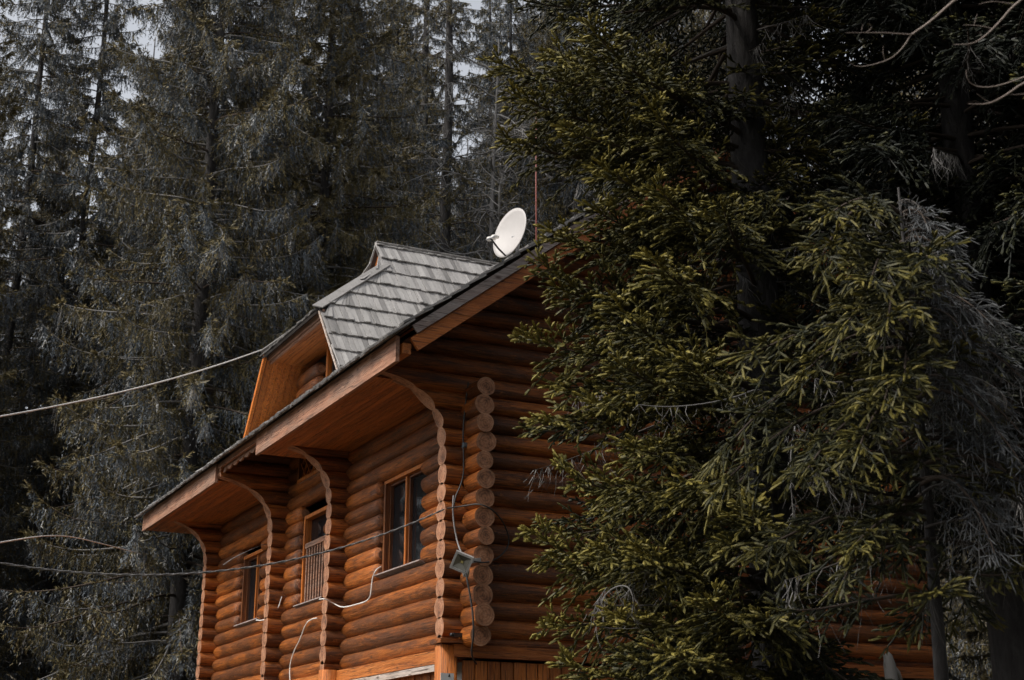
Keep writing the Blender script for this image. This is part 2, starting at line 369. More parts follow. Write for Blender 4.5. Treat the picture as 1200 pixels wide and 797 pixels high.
def log(mb, axis, a, b, c, z, r=RLOG, fa=None, fb=None, n=22, cap_a=1, cap_b=1, round_a=False, round_b=False, seg=0.33):
    """one round log along axis (0 = x, 1 = y) from a to b; c = the other horizontal centre; fa/fb give a cut following a curve of z"""
    m_ = max(4, int(abs(b-a)/seg)+2)
    u = np.linspace(0, 1, m_)
    if round_a: u = np.concatenate([[0, 0.01, 0.025], u[1:]])
    if round_b: u = np.concatenate([u[:-1], [0.975, 0.99, 1]])
    m_ = len(u)
    ph = np.arange(n)*2*pi/n
    p1, p2, p3 = RNG.random(3)*6.28
    wob = 0.010*np.sin(u*abs(b-a)*1.7+p1)
    rv = r*(1+0.045*np.sin(u*abs(b-a)*1.1+p2)+0.025*np.sin(u*abs(b-a)*4.1+p3))
    if round_a:
        L = abs(b-a); rv = rv*np.clip(np.sqrt(np.clip(1-((0.07-u*L)/0.07).clip(0)**2*0.75, 0.05, 1)), 0, 1)
    if round_b:
        L = abs(b-a); rv = rv*np.clip(np.sqrt(np.clip(1-((0.07-(1-u)*L)/0.07).clip(0)**2*0.75, 0.05, 1)), 0, 1)
    cc = rv[:, None]*np.cos(ph)[None]+wob[:, None]
    zz = z+rv[:, None]*np.sin(ph)[None]+0.4*wob[:, None]
    # uneven round
    uneven = 1+0.035*np.sin(2*ph+p1)+0.028*np.sin(3*ph+p2)
    cc = cc*uneven[None]
    A = fa(zz) if fa is not None else np.full_like(zz, a)
    B = fb(zz) if fb is not None else np.full_like(zz, b)
    al = A+(B-A)*u[:, None]
    V = np.stack([al, c+cc, zz] if axis == 0 else [c+cc, al, zz], -1)
    F = []
    for i in range(m_-1):
        for k in range(n):
            k2 = (k+1) % n
            q = (i*n+k, (i+1)*n+k, (i+1)*n+k2, i*n+k2)
            F.append(q if axis == 0 else q[::-1])
    tint = RNG.random()
    mb.add(V.reshape(-1, 3), F, 0, tint, smooth=True)
    rnd = RNG.random()
    for end, on_ in ((0, cap_a), (m_-1, cap_b)):
        if not on_: continue
        ring = V[end]; inner = []
        ctr_z = z
        f = (fa if end == 0 else fb)
        rings = [ring]; ecs = [np.stack([np.cos(ph), np.sin(ph), np.full(n, rnd)], -1)]
        for s_ in (0.5,):
            zz2 = ctr_z+(ring[:, 2]-ctr_z)*s_
            other = c+((ring[:, 1] if axis == 0 else ring[:, 0])-c)*s_
            al2 = f(zz2) if f is not None else np.full(n, a if end == 0 else b)
            rings.append(np.stack([al2, other, zz2] if axis == 0 else [other, al2, zz2], -1))
            ecs.append(np.stack([np.cos(ph)*s_, np.sin(ph)*s_, np.full(n, rnd)], -1))
        av = float(f(np.array(ctr_z))) if f is not None else (a if end == 0 else b)
        cen = np.array([[av, c, ctr_z]] if axis == 0 else [[c, av, ctr_z]])
        VV = np.concatenate(rings+[cen]); EE = np.concatenate(ecs+[[[0, 0, rnd]]])
        FF = []
        for k in range(n):
            k2 = (k+1) % n
            FF.append((k, k2, n+k2, n+k)); FF.append((n+k, n+k2, 2*n))
        if (end == 0) == (axis == 0): FF = [f_[::-1] for f_ in FF]
        mb.add(VV, FF, 1, tint, EE)

LX = [M['log_x'], M['endgrain']]; LY = [M['log_y'], M['endgrain']]

# --- near gable wall with its carved bracket wing on the eave side
def cross_wall(y, name, x_end, near=True, top=None, n=22, mirror=True):
    mb = MB(); i = 0
    while True:
        z = gable_z(i)
        if top is not None and z > top: break
        if z > 8.1: break
        r = RLOG
        if i == 0: z += 0.06; r = 0.085
        right = 13.85
        if z > 4.7: right = min(right+2, 2*XR-float(arch_x(z+0.1)))
        if x_end is not None: right = x_end
        left = float(arch_x(z))
        if right-left < 0.3: break
        fb = None
        if x_end is None and z > 4.6: fb = lambda q: np.minimum(2*XR-arch_x(q), 14.6)
        if z > 4.9:
            log(mb, 0, left, right, y, z, r, fa=arch_x, fb=fb, n=n, cap_a=0, cap_b=0)
        else:
            log(mb, 0, left, right, y, z, r, fa=arch_x, fb=fb, n=n+6, cap_a=1, cap_b=0)
        i += 1
    return mb
cross_wall(YB[0], 'gable', None).build('gable_wall', LX, house)
cross_wall(YB[1], 'w', 7.3, top=5.75).build('bracket_wall', LX, house)
cross_wall(YB[2], 'w', 7.3, top=5.75).build('bracket_wall', LX, house)
cross_wall(YB[3], 'w', None, n=12).build('gable_wall', LX, house)

# --- long side wall, cut for the windows, its log ends sticking out through the gable
WIN = [(15.96, 17.5, 2.68, 3.96), (19.5, 20.8, 2.64, 4.02), (22.6, 23.95, 2.65, 3.84)]
UPW = (19.55, 20.8, 4.52, 5.12)
mb = MB(); stack = MB()
for i in range(14):
    z = side_z(i)
    spans = [(YG-0.1, 25.3)]
    cuts = [(w0+0.12, w1+0.02) for (w0, w1, z0, z1) in WIN if z+0.06 > z0 and z-0.08 < z1]
    segs = []; cur = YG-0.1
    for c0, c1 in sorted(cuts):
        segs.append((cur, c0, cur > YG, True)); cur = c1
    segs.append((cur, 25.4, cur > YG, False))
    for (s0, s1, ra, rb) in segs:
        log(mb, 1, s0, s1, XW, z, RLOG, cap_a=ra, cap_b=rb, round_a=ra, round_b=rb)
    j = RNG.normal(0, 0.012)
    log(stack, 1, 14.445+2*j, YG-0.1, XW+RNG.normal(0, 0.010), z, 0.120+RNG.normal(0, 0.005), cap_a=1, cap_b=0, n=28, seg=0.12)
for i in range(14, 22):      # the middle bay climbs on into the dormer
    z = side_z(i)
    segs = [(18.78, 21.48)]
    if UPW[2]-0.05 < z < UPW[3]+0.05: segs = [(18.78, UPW[0]), (UPW[1], 21.48)]
    if z > 5.75: segs = [(18.75, 19.0), (20.3, 21.3)]
    for s0, s1 in segs: log(mb, 1, s0, s1, XW, z, RLOG, round_a=s0 > 18.8, round_b=s1 < 21.4)
mb.build('side_wall', LY, house)
stack.build('corner_log_ends', LY, house)

# --- far side and closing wall (seen only from a step aside)
mb = MB()
for i in range(14): log(mb, 1, YG, 25.3, 2*XR-XW, side_z(i), RLOG, n=10, seg=1.5)
mb.build('side_wall', LY, house)

# --- timber base: beam, upright planks, posts, plaster
mb = MB()
mb.beam((6.72, YG-0.08, 1.50), (13.9, YG-0.08, 1.50), 0.14, 0.135, mat=0, tint=0.55)
mb.build('base_beam', [M['trim_x']], house)
mb = MB()
mb.beam((XW-0.10, YG+0.05, 1.475), (XW-0.10, 25.3, 1.475), 0.16, 0.15, tint=0.6)
mb.build('base_beam', [M['plank_y']], house)
mb = MB()
mb.beam((XW-0.20, YG+0.1, 1.345), (XW-0.20, 25.0, 1.345), 0.035, 0.075, tint=0.5)
mb.beam((XW-0.14, YG+0.1, 1.375), (XW-0.14, 25.0, 1.375), 0.13, 0.02, tint=0.5)
mb.build('drip_board', [M['pale_wood']], house)
gz0 = GROUND-0.3
mb = MB(); x = 6.86
while x < 9.95:
    wd = 0.155+RNG.normal(0, 0.006)
    mb.box((x+wd/2, YG-0.065+RNG.normal(0, 0.004), (1.40+gz0)/2), (wd-0.014, 0.03, 1.40-gz0), tint=0.35+0.6*RNG.random()); x += wd
mb.build('plank_cladding', [M['plank_z']], house)
mb = MB(); y = YG+0.3
while y < 25.3:
    wd = 0.155+RNG.normal(0, 0.006)
    mb.box((XW-0.08+RNG.normal(0, 0.004), y+wd/2, (1.37+gz0)/2), (0.03, wd-0.014, 1.37-gz0), tint=0.35+0.6*RNG.random()); y += wd
mb.build('plank_cladding', [M['plank_z']], house)
mb = MB()
mb.box((XR+1.75, YG+0.10, (1.41+gz0)/2), (3.7, 0.2, 1.41-gz0)); mb.box((2*XR-XW, 20.1, (1.5+gz0)/2), (0.24, 10.4, 1.5-gz0)); mb.box((XR, 25.3, (1.5+gz0)/2), (6.8, 0.2, 1.5-gz0))
mb.box((8.6, YG+0.12, (1.40+gz0)/2), (3.2, 0.16, 1.40-gz0)); mb.box((XW+0.08, 20.1, (1.40+gz0)/2), (0.16, 10.2, 1.40-gz0))
mb.build('foundation_wall', [M['plaster']], house)
for y in YB:
    mb = MB()
    yy = y-0.02
    n = 16; ph = np.arange(n)*2*pi/n
    prof = np.sign(np.cos(ph))*np.abs(np.cos(ph))**0.6, np.sign(np.sin(ph))*np.abs(np.sin(ph))**0.6
    V = np.concatenate([np.stack([6.68+0.115*prof[0], yy+0.115*prof[1], np.full(n, zz)], -1) for zz in (1.56, gz0)])
    mb.add(V, [(k, n+k, n+(k+1) % n, (k+1) % n) for k in range(n)]+[tuple(range(n))], 0, 0.8, smooth=True)
    mb.build('corner_post', [M['plank_z']], house)
mb = MB(); mb.box((6.82, YG-0.0, 1.602), (0.56, 0.36, 0.05), tint=0.3); mb.box((6.86, YG-0.06, 1.50), (0.13, 0.16, 0.145), tint=0.3); mb.build('corner_block', [M['log_x']], house)

# --- roof: deck, shingle courses on both slopes, ragged eave and rake edges
def shingles(mb, O, U, V, poly, course=0.27, width=0.105, lift=0.028, thick=0.016, jit=0.012, vmin=None, vmax=None, mat=0, lift0=None):
    """boards laid in courses on the plane O + u U + v V (v runs up the slope), cut to a convex outline"""
    U = np.asarray(U, float); V = np.asarray(V, float); N = np.cross(U, V); N /= np.linalg.norm(N)
    if N[2] < 0: N = -N
    O = np.asarray(O, float); poly = np.asarray(poly, float)
    def interval(v):
        xs = []
        for (a, b) in zip(poly, np.roll(poly, -1, 0)):
            if (a[1]-v)*(b[1]-v) <= 0 and abs(a[1]-b[1]) > 1e-9:
                xs.append(a[0]+(b[0]-a[0])*(v-a[1])/(b[1]-a[1]))
        return (min(xs), max(xs)) if len(xs) >= 2 else None
    v = poly[:, 1].min()+0.002; top = poly[:, 1].max()
    first = True
    while v < top-0.03:
        v1 = min(v+course*1.35, top-0.001)
        i0, i1 = interval(v), interval(v1)
        if i0 is None or i1 is None: v += course; continue
        u = min(i0[0], i1[0])-RNG.random()*width
        while u < max(i0[1], i1[1]):
            wd = width*(0.7+0.6*RNG.random())
            dv = -abs(RNG.normal(0, jit))
            a0, b0 = np.clip([u+0.003, u+wd-0.004], *i0); a1, b1 = np.clip([u+0.002, u+wd-0.002], *i1)
            if b0-a0 > 0.006 or b1-a1 > 0.006:
                lf = (lift0 if lift0 is not None and first else lift)*(0.8+0.5*RNG.random()); P = []
                for (uu_, vv_, h) in ((a0, v+dv, lf), (b0, v+dv, lf+RNG.normal(0, 0.006)), (b1, v1, 0.004), (a1, v1, 0.004)):
                    P.append(O+uu_*U+vv_*V+N*h)
                P += [q-N*thick for q in P]
                mb.add(P, [(0,1,2,3),(0,4,5,1),(1,5,6,2),(2,6,7,3),(3,7,4,0),(7,6,5,4)], mat, RNG.random())
            u += wd
        v += course; first = False
roof_mb = MB()
SL = math.atan(TAN); LS = (XR-XE+0.09)/cos(SL)
for sgn in (1, -1):
    e = np.array([XR-sgn*(XR-XE+0.09), 0, 4.94-0.09*TAN])
    up_ = np.array([sgn*cos(SL), 0, sin(SL)])
    nn = np.array([-sgn*sin(SL), 0, cos(SL)])
    c = e+up_*(LS/2+0.14)-nn*0.028
    roof_mb.box((c[0], (Y_NEAR+Y_FAR)/2, c[2]), (LS-0.28, Y_FAR-Y_NEAR-0.10, 0.05), np.array([up_, [0, 1, 0], nn]), mat=1, tint=0.3)
    rows = [(Y_NEAR-0.05, 0), (Y_FAR+0.05, 0), (Y_FAR+0.05, LS), (Y_NEAR-0.05, LS)]
    shingles(roof_mb, e-up_*0.04, (0, 1, 0), up_, rows, 0.28, 0.10, 0.034, 0.022, 0.025, mat=0, lift0=0.012)
    shingles(roof_mb, e-up_*0.03-nn*0.012, (0, 1, 0), up_, [(Y_NEAR-0.03, 0), (Y_FAR+0.03, 0), (Y_FAR+0.03, 0.3), (Y_NEAR-0.03, 0.3)], 0.28, 0.12, 0.02, 0.02, 0.02, mat=0, lift0=0.008)
roof_mb.beam((XR, Y_NEAR-0.04, roof_z(XR)+0.05), (XR, Y_FAR+0.04, roof_z(XR)+0.05), 0.2, 0.04, mat=0, tint=0.2)
roof = roof_mb.build('roof', [M['shingle'], M['roof_felt']], house)

# fascia boards along the eave: two deep lengths and a shallow one over the middle bay
def board(name, p0, p1, w_, h_, mat, up=(0, 0, 1), label=None, tint=0.5):
    mb = MB(); mb.beam(p0, p1, w_, h_, up, tint=tint); o = mb.build(name, [mat], house)
    if label: o['label'] = label
    return o
ZF0, ZF1 = 4.57, 4.87
for sx in (XE, 2*XR-XE):
    s_ = 1 if sx < XR else -1
    board('fascia_board', (sx+s_*0.015, Y_NEAR+0.03, (ZF0+ZF1)/2), (sx+s_*0.015, 19.40, (ZF0+ZF1)/2), 0.045, ZF1-ZF0, M['fascia'], tint=0.62)
    board('fascia_board', (sx+s_*0.045, 19.405, 4.828), (sx+s_*0.045, 21.515, 4.828), 0.04, 0.085, M['fascia'], tint=0.6)
    board('fascia_board', (sx+s_*0.015, 21.52, (ZF0+ZF1)/2), (sx+s_*0.015, Y_FAR-0.04, (ZF0+ZF1)/2), 0.045, ZF1-ZF0, M['fascia'], tint=0.55)
# scalloped frieze under the shallow length
mb = MB(); ys = np.linspace(19.42, 21.50, 90); sc_ = np.abs(np.sin((ys-19.42)/0.30*pi))
top = np.full_like(ys, 4.80); bot = 4.765-0.055*sc_
x0 = XE+0.085
V = np.concatenate([np.stack([np.full_like(ys, xx), ys, zz], -1) for xx in (x0, x0+0.025) for zz in (top, bot)])
n = len(ys); F = []
for k in range(n-1):
    F += [(k, n+k, n+k+1, k+1), (2*n+k, 2*n+k+1, 3*n+k+1, 3*n+k), (n+k, 3*n+k, 3*n+k+1, n+k+1)]
mb.add(V, F, 0, 0.4); mb.build('scalloped_frieze', [M['fascia']], house)

# soffits of narrow boards running along the eave
for (y0, y1) in ((YG+0.02, 19.38), (21.54, Y_FAR-0.08)):
    mb = MB(); x = XE+0.04
    while x < XW+0.02:
        wd = 0.085
        if y0 < 20:
            mb.box((x+wd/2, (y0+y1)/2, 4.60), (wd-0.006, y1-y0, 0.02), tint=0.2+0.6*RNG.random())
        else:
            mb.box((x+wd/2, (y0+y1)/2, 4.60), (wd-0.006, y1-y0, 0.02), tint=0.2+0.6*RNG.random())
        x += wd
    mb.build('soffit', [M['plank_y']], house)
# rake boards on the near gable: an orange board below, a weathered one above it
cs, sn = cos(SL), sin(SL)
for sgn in (1, -1):
    def P(d, off, y=Y_NEAR):     # d metres up the slope from the eave, off = below the deck top
        return np.array([XR-sgn*(XR-XE), y, 4.94])+np.array([sgn*cs*d, 0, sn*d])-np.array([-sgn*sn, 0, cs])*off
    Lr = (XR-XE)/cs
    upv = (-sgn*sn, 0, cs)
    lower = MB(); lower.beam(P(0.06, 0.245, Y_NEAR-0.005), P(Lr-0.12, 0.245, Y_NEAR-0.005), 0.045, 0.165, upv, tint=0.62); lower.build('rake_board', [M['trim_x']], house)
    upper = MB(); upper.beam(P(0.16, 0.105, Y_NEAR-0.03), P(Lr*0.33, 0.105, Y_NEAR-0.03), 0.03, 0.105, upv, tint=0.45)
    upper.beam(P(Lr*0.33+0.005, 0.10, Y_NEAR-0.028), P(Lr-0.05, 0.10, Y_NEAR-0.028), 0.03, 0.10, upv, tint=0.6)
    o = upper.build('rake_board', [M['grey_board']], house); o['label'] = 'weathered grey upper rake board'
    under = MB()
    for k, off in ((0, 0.07),):
        under.beam(P(0.3, 0.075, (Y_NEAR+YG)/2), P(Lr-0.1, 0.075, (Y_NEAR+YG)/2), YG-Y_NEAR-0.05, 0.02, upv, tint=0.3)
    under.build('soffit', [M['plank_y']], house)
# purlin stub between rake and fascia
mb = MB(); mb.beam((XE+0.12, Y_NEAR+0.01, 4.73), (XE+0.12, YG, 4.73), 0.1, 0.12, tint=0.4); mb.build('purlin_end', [M['plank_y']], house)

# --- windows: frame, sashes and panes set into the log wall
def window(y0, y1, z0, z1, style):
    mb = MB(); xf = XW-(0.09 if style == 'lattice' else -0.05); fw = 0.055
    for (a, b) in (((y0, z0), (y1, z0)), ((y0, z1), (y1, z1))):
        mb.beam((xf, a[0], a[1]+(fw/2 if a[1] == z0 else -fw/2)), (xf, b[0], b[1]+(fw/2 if b[1] == z0 else -fw/2)), 0.14, fw, tint=0.6)
    for yy in (y0+fw/2, y1-fw/2): mb.beam((xf, yy, z0+fw), (xf, yy, z1-fw), 0.14, fw, up=(0, 1, 0), mat=0 if style == 'slats' else 1, tint=0.75)
    mid = y0+(y1-y0)*(0.56 if style == 'plain' else 0.5)
    if style in ('plain', 'dark'):
        mb.beam((xf+0.01, mid, z0+fw), (xf+0.01, mid, z1-fw), 0.09, 0.05, up=(0, 1, 0), tint=0.55)
    w_ = mb.build('window', [M['frame'], M['frame_shaded']], house)
    g = MB(); xg = XW+0.09
    if style in ('plain', 'dark'):
        s_ = MB()
        for (a, b) in ((y0+fw, mid-0.035), (mid+0.035, y1-fw)):
            t_ = 0.032
            for zz in (z0+fw+t_/2, z1-fw-t_/2): s_.beam((xf+0.025, a, zz), (xf+0.025, b, zz), 0.06, t_, tint=0.4)
            for yy in (a+t_/2, b-t_/2): s_.beam((xf+0.025, yy, z0+fw+t_), (xf+0.025, yy, z1-fw-t_), 0.06, t_, up=(0, 1, 0), tint=0.4)
        s_.build('sash', [M['frame_shaded']], w_)
    g.box((xg, (y0+y1)/2, (z0+z1)/2), (0.008, y1-y0-2*fw+0.01, z1-z0-2*fw+0.01)); g.build('pane', [M['glass']], w_)
    if style == 'slats':
        s_ = MB(); zt = z0+(z1-z0)*0.66
        s_.beam((xf-0.03, y0+fw, zt), (xf-0.03, y1-fw, zt), 0.05, 0.075, tint=0.3)
        for k in range(10):
            yy = y0+fw+0.05+k*(y1-y0-2*fw-0.1)/9
            s_.beam((xf-0.03, yy, z0+fw), (xf-0.03, yy, zt-0.035), 0.02, 0.04, up=(0, 1, 0), tint=0.4)
        s_.build('slat_guard', [M['fascia']], w_)
    if style == 'lattice':
        s_ = MB(); a0, a1, b0, b1 = y0+fw, y1-fw, z0+fw, z1-fw
        for k in range(-3, 6):
            for dd in (1, -1):
                ya = a0+k*0.22; pts = []
                for q in np.linspace(0, 1, 30):
                    yy = ya+q*(b1-b0)*1.0; zz = b0+q*(b1-b0) if dd == 1 else b1-q*(b1-b0)
                    if a0 <= yy <= a1: pts.append((xf-0.02-0.01*dd, yy, zz))
                if len(pts) > 2: s_.beam(pts[0], pts[-1], 0.018, 0.028, up=(1, 0, 0.01), tint=0.7)
        s_.build('lattice', [M['frame']], w_)
    c = MB()
    if style == 'plain' or style == 'slats':
        yy = np.linspace(y0+fw, y1-fw, 60) if style == 'slats' else np.linspace(y0+fw, y1-fw, 60)
        n = len(yy); xx = XW+0.14+0.015*np.sin(yy*55)
        za, zb = (z0+fw, z1-fw)
        V = np.concatenate([np.stack([xx, yy, np.full(n, za)], -1), np.stack([xx, yy, np.full(n, zb)], -1)])
        keep = [k for k in range(n-1) if style == 'slats' or not (y0+(y1-y0)*0.08 < yy[k] < y0+(y1-y0)*0.42)]
        c.add(V, [(k, k+1, n+k+1, n+k) for k in keep], 0, 0.5); c.build('curtain', [M['curtain']], w_)
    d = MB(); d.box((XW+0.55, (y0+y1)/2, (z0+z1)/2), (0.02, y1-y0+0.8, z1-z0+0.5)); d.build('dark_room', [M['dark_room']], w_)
    sl_ = MB(); sl_.beam((XW-0.09, y0+0.02, z0-0.01), (XW-0.09, y1-0.02, z0-0.01), 0.10, 0.018, up=(0.3, 0, 1), tint=0.8); sl_.build('sill', [M['grey_board']], w_)
    return w_
window(*WIN[0], 'plain')['label'] = 'two sash window in the bay nearest the carved corner'
window(*WIN[1], 'slats')['label'] = 'bright orange window with a slatted guard in the middle bay'
window(*WIN[2], 'dark')['label'] = 'dark window in the far bay'
window(*UPW, 'lattice')['label'] = 'small lattice window high in the middle bay'

# --- dormer: steep shingled gable with a half-hip front
YC = 19.96; XD = 6.30; SD = 1.30
ZE = 6.68; YE0 = 18.68; YE1 = 2*YC-YE0
ZR_ = ZE+SD*(YC-YE0)         # dormer ridge
HX, HZ = 7.68, 7.86          # foot of the little gablet
HY = YE0+(HZ-ZE)/SD
dm = MB()
xr_end = XR-(roof_z(XR)-ZR_)/TAN
for sgn in (1, -1):
    yb = lambda yv: yv if sgn == 1 else 2*YC-yv
    Vv = np.array([0, sgn*1.0, SD]); Ls = np.linalg.norm(Vv); Vv /= Ls
    ybot = YE0-(ZE-5.25)/SD
    O = np.array([0, yb(ybot), 5.25])
    def uv(x, z): return (x, (z-5.25)*Ls/SD)
    poly = [uv(XD+0.02, 5.25), uv(XD, ZE), uv(HX-0.08, HZ-0.02), uv(HX-0.06, ZR_+0.05), uv(xr_end+0.3, ZR_+0.05), uv(XD+0.5, 5.25)]
    if sgn == 1:
        shingles(dm, O, (1, 0, 0), Vv, poly, 0.385, 0.08, 0.045, 0.022, 0.008, mat=0)
    else:
        shingles(dm, O, (1, 0, 0), Vv, poly, 0.385, 0.10, 0.045, 0.022, 0.008, mat=0)
    N_ = np.cross((1, 0, 0), Vv); N_ = N_ if N_[2] > 0 else -N_
    P3 = [O+np.array([u_, 0, 0])+Vv*(v_ if v_ < 2.6 else v_-0.09)-N_*0.01 for (u_, v_) in poly]
    dm.add(P3+[q-N_*0.04 for q in P3], [tuple(range(6)), tuple(range(11, 5, -1))]+[(k, 6+k, 6+(k+1) % 6, (k+1) % 6) for k in range(6)], 1, 0.3)
# half-hip
hv = np.array([HX-XD, 0, HZ-ZE]); hl = np.linalg.norm(hv); hv /= hl
O = np.array([XD, 0, ZE])
half = lambda v_: (HY-YE0)*v_/hl
poly = [(YE0, -0.10), (YE1, -0.10), (2*YC-HY, hl), (HY, hl)]
shingles(dm, O, (0, 1, 0), hv, poly, 0.235, 0.10, 0.03, 0.018, 0.012)
nh = np.cross((0, 1, 0), hv); nh = nh if nh[2] > 0 else -nh
P3 = [O+np.array([0, u_, 0])+hv*v_-nh*0.012 for (u_, v_) in poly]
dm.add(P3+[q-nh*0.03 for q in P3], [tuple(range(4)), (7, 6, 5, 4)]+[(k, 4+k, 4+(k+1) % 4, (k+1) % 4) for k in range(4)], 1, 0.3)
dormer = dm.build('dormer', [M['shingle'], M['roof_felt']], house); dormer['label'] = 'steep grey shingled dormer with a clipped front'
for sgn in (1, -1):
    mb = MB()
    for k in range(3):
        a, b = k/3, (k+1)/3-0.004
        def hp(q):
            yv = YE0+(HY-YE0)*q; yv = yv if sgn == 1 else 2*YC-yv
            return np.array([XD+(HX-XD)*q-0.02, yv-sgn*0.012, ZE+(HZ-ZE)*q+0.02])
        nrm = np.array([-0.35, -sgn*0.65, 0.7])
        mb.beam(hp(a-0.02)+(0, 0, 0.004*k), hp(b)+(0, 0, 0.004*k), 0.17, 0.018, nrm, tint=0.05+0.15*RNG.random())
    mb.build('hip_cap', [M['shingle']], dormer)
# gablet infill and barge boards
mb = MB()
mb.add([(HX+0.0, HY, HZ-0.05), (HX, 2*YC-HY, HZ-0.05), (HX, YC, ZR_-0.03)], [(0, 1, 2)], 0, 0.7)
mb.build('gablet', [M['plank_z']], dormer)
for sgn in (1, -1):
    f = lambda yv: yv if sgn == 1 else 2*YC-yv
    mb = MB(); zb = 5.2
    p0 = np.array([XD-0.012, f(YE0+0.0), ZE-0.06]); p1 = np.array([XD+0.0, f(YE0-(ZE-zb)/SD), zb-0.04])
    mb.beam(p0, p1, 0.035 if sgn == -1 else 0.02, 0.13 if sgn == -1 else 0.015, up=(0, 0.9*sgn, -0.5), tint=0.8)
    if sgn == -1: mb.beam(p0+(-0.022, sgn*0.04, 0), p1+(-0.022, sgn*0.04, 0), 0.02, 0.05, up=(0, 0.9*sgn, -0.5), tint=1.0)
    mb.build('barge_board', [M['frame'] if sgn == -1 else M['pale_wood']], dormer)
# front fascia under the half-hip, plank soffit, cheeks
mb = MB(); mb.beam((XD+0.05, YE0-0.04, ZE-0.075), (XD+0.05, YE1+0.04, ZE-0.075), 0.03, 0.09, tint=0.3)
mb.beam((XD+0.09, YE0-0.04, ZE-0.13), (XD+0.09, YE1+0.04, ZE-0.13), 0.03, 0.06, tint=0.5); mb.build('fascia_board', [M['fascia']], dormer)
mb = MB()
for k in range(6): mb.box((XD+0.15+k*0.11, YC, ZE-0.12), (0.104, YE1-YE0+0.2, 0.018), tint=0.3+0.5*RNG.random())
mb.build('soffit', [M['plank_y']], dormer)
for sgn in (1, -1):
    f = lambda yv: yv if sgn == 1 else 2*YC-yv
    mb = MB()
    for k in range(7):
        xa = XD+(0.15 if sgn == 1 else 0.03)+k*0.1
        for (zt, zb) in ((ZE-0.1, 5.1),):
            yt, yb_ = f(YE0-(ZE-zt)/SD+0.07), f(YE0-(ZE-zb)/SD+0.07)
            mb.beam((xa+0.055, yt, zt), (xa+0.055, yb_, zb), 0.02, 0.11, up=(1, 0, 0), tint=0.3+0.6*RNG.random())
    mb.build('cheek', [M['frame']], dormer)
mb = MB(); mb.box((XW+0.05, YC-0.55, 5.95), (0.03, 0.98, 1.15)); mb.build('dormer_window', [M['glass']], dormer)
mb = MB()
for yy in (YC-1.08, YC-0.55, YC-0.02): mb.beam((XW-0.02, yy, 5.3), (XW-0.02, yy, 6.56), 0.08, 0.07, up=(0, 1, 0), tint=0.5)
mb.build('dormer_window_frame', [M['frame']], dormer)
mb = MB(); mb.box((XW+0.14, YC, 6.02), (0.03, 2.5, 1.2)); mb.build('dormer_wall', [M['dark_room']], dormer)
# ================================================================== things on and around the cabin
def basis(n, roll_up=(0, 0, 1)):
    n = np.asarray(n, float); n /= np.linalg.norm(n)
    a = np.cross(roll_up, n); a /= np.linalg.norm(a)
    return a, np.cross(n, a), n
def loc_pts(c, B, P):
    a, b, n = B; P = np.asarray(P, float)
    return np.asarray(c)+P[:, :1]*a+P[:, 1:2]*b+P[:, 2:3]*n

# satellite dish on the ridge side of the roof
dc = sight(601, 275, 1.0); dc = dc*(17.6/dc[1])
dish_base = np.array([dc[0]+0.12, dc[1]+0.15, roof_z(dc[0]+0.12).item()+0.03])
dish = thing('satellite_dish', dish_base, 'round white satellite dish tilted on the cabin roof with its receiver arm', 'satellite dish')
view = dc/np.linalg.norm(dc)
side = np.cross(view, (0, 0, 1)); side /= np.linalg.norm(side)
nrm = -side*0.68-view*0.64+np.array([0, 0, 0.42])
B = basis(nrm)
mb = MB(); R0, R1 = 0.36, 0.41; nr, na = 8, 48
P = [[0, 0, 0.0]]
for i in range(1, nr+1):
    q = i/nr
    for k in range(na):
        an = k*2*pi/na; P.append([R0*q*cos(an), R1*q*sin(an), 0.075*q*q])
F = [(0, 1+k, 1+(k+1) % na) for k in range(na)]
for i in range(nr-1):
    for k in range(na):
        a0 = 1+i*na; k2 = (k+1) % na
        F.append((a0+k, a0+na+k, a0+na+k2, a0+k2))
front = loc_pts(dc, B, P); nP = len(P)
backP = np.array(P); backP[:, 2] -= 0.012; back = loc_pts(dc, B, backP)
rim0 = 1+(nr-1)*na
F2 = [tuple(nP+i for i in f[::-1]) for f in F]+[(rim0+k, nP+rim0+k, nP+rim0+(k+1) % na, rim0+(k+1) % na) for k in range(na)]
mb.add(np.concatenate([front, back]), F+F2, 0, 0.5, smooth=True)
mb.build('reflector', [M['dish']], dish)
mb = MB()
ap = loc_pts(dc, B, [[0, -R1*0.98, 0.05], [0, -R1*0.62, 0.40]])
mb.tube([ap[0], ap[0]*0.5+ap[1]*0.5-np.array([0, 0, 0.02]), ap[1]], 0.014, 8, 0); mb.build('feed_arm', [M['black']], dish)
mb = MB()
for off in (-0.055, 0.055):
    q0 = loc_pts(dc, B, [[off, -R1*0.62, 0.40], [off*0.7, -R1*0.48, 0.29]])
    mb.tube([q0[0], q0[0]*0.6+q0[1]*0.4, q0[1]], [0.034, 0.036, 0.022], 10, 0)
mb.tube([ap[1]-B[0]*0.09, ap[1]+B[0]*0.09], 0.014, 8, 1)
mb.build('receiver', [M['plastic_w'], M['galv']], dish)
mb = MB()
bk = loc_pts(dc, B, [[0, 0, -0.01], [0, -0.05, -0.13]])
mb.tube([bk[0], bk[1]], 0.05, 8); mb.tube([bk[1]+(0, 0, 0.06), dish_base+(0, 0, 0.02)], 0.024, 10)
mb.box(dish_base+(0, 0, 0.02), (0.2, 0.2, 0.03)); mb.build('mount', [M['galv']], dish)
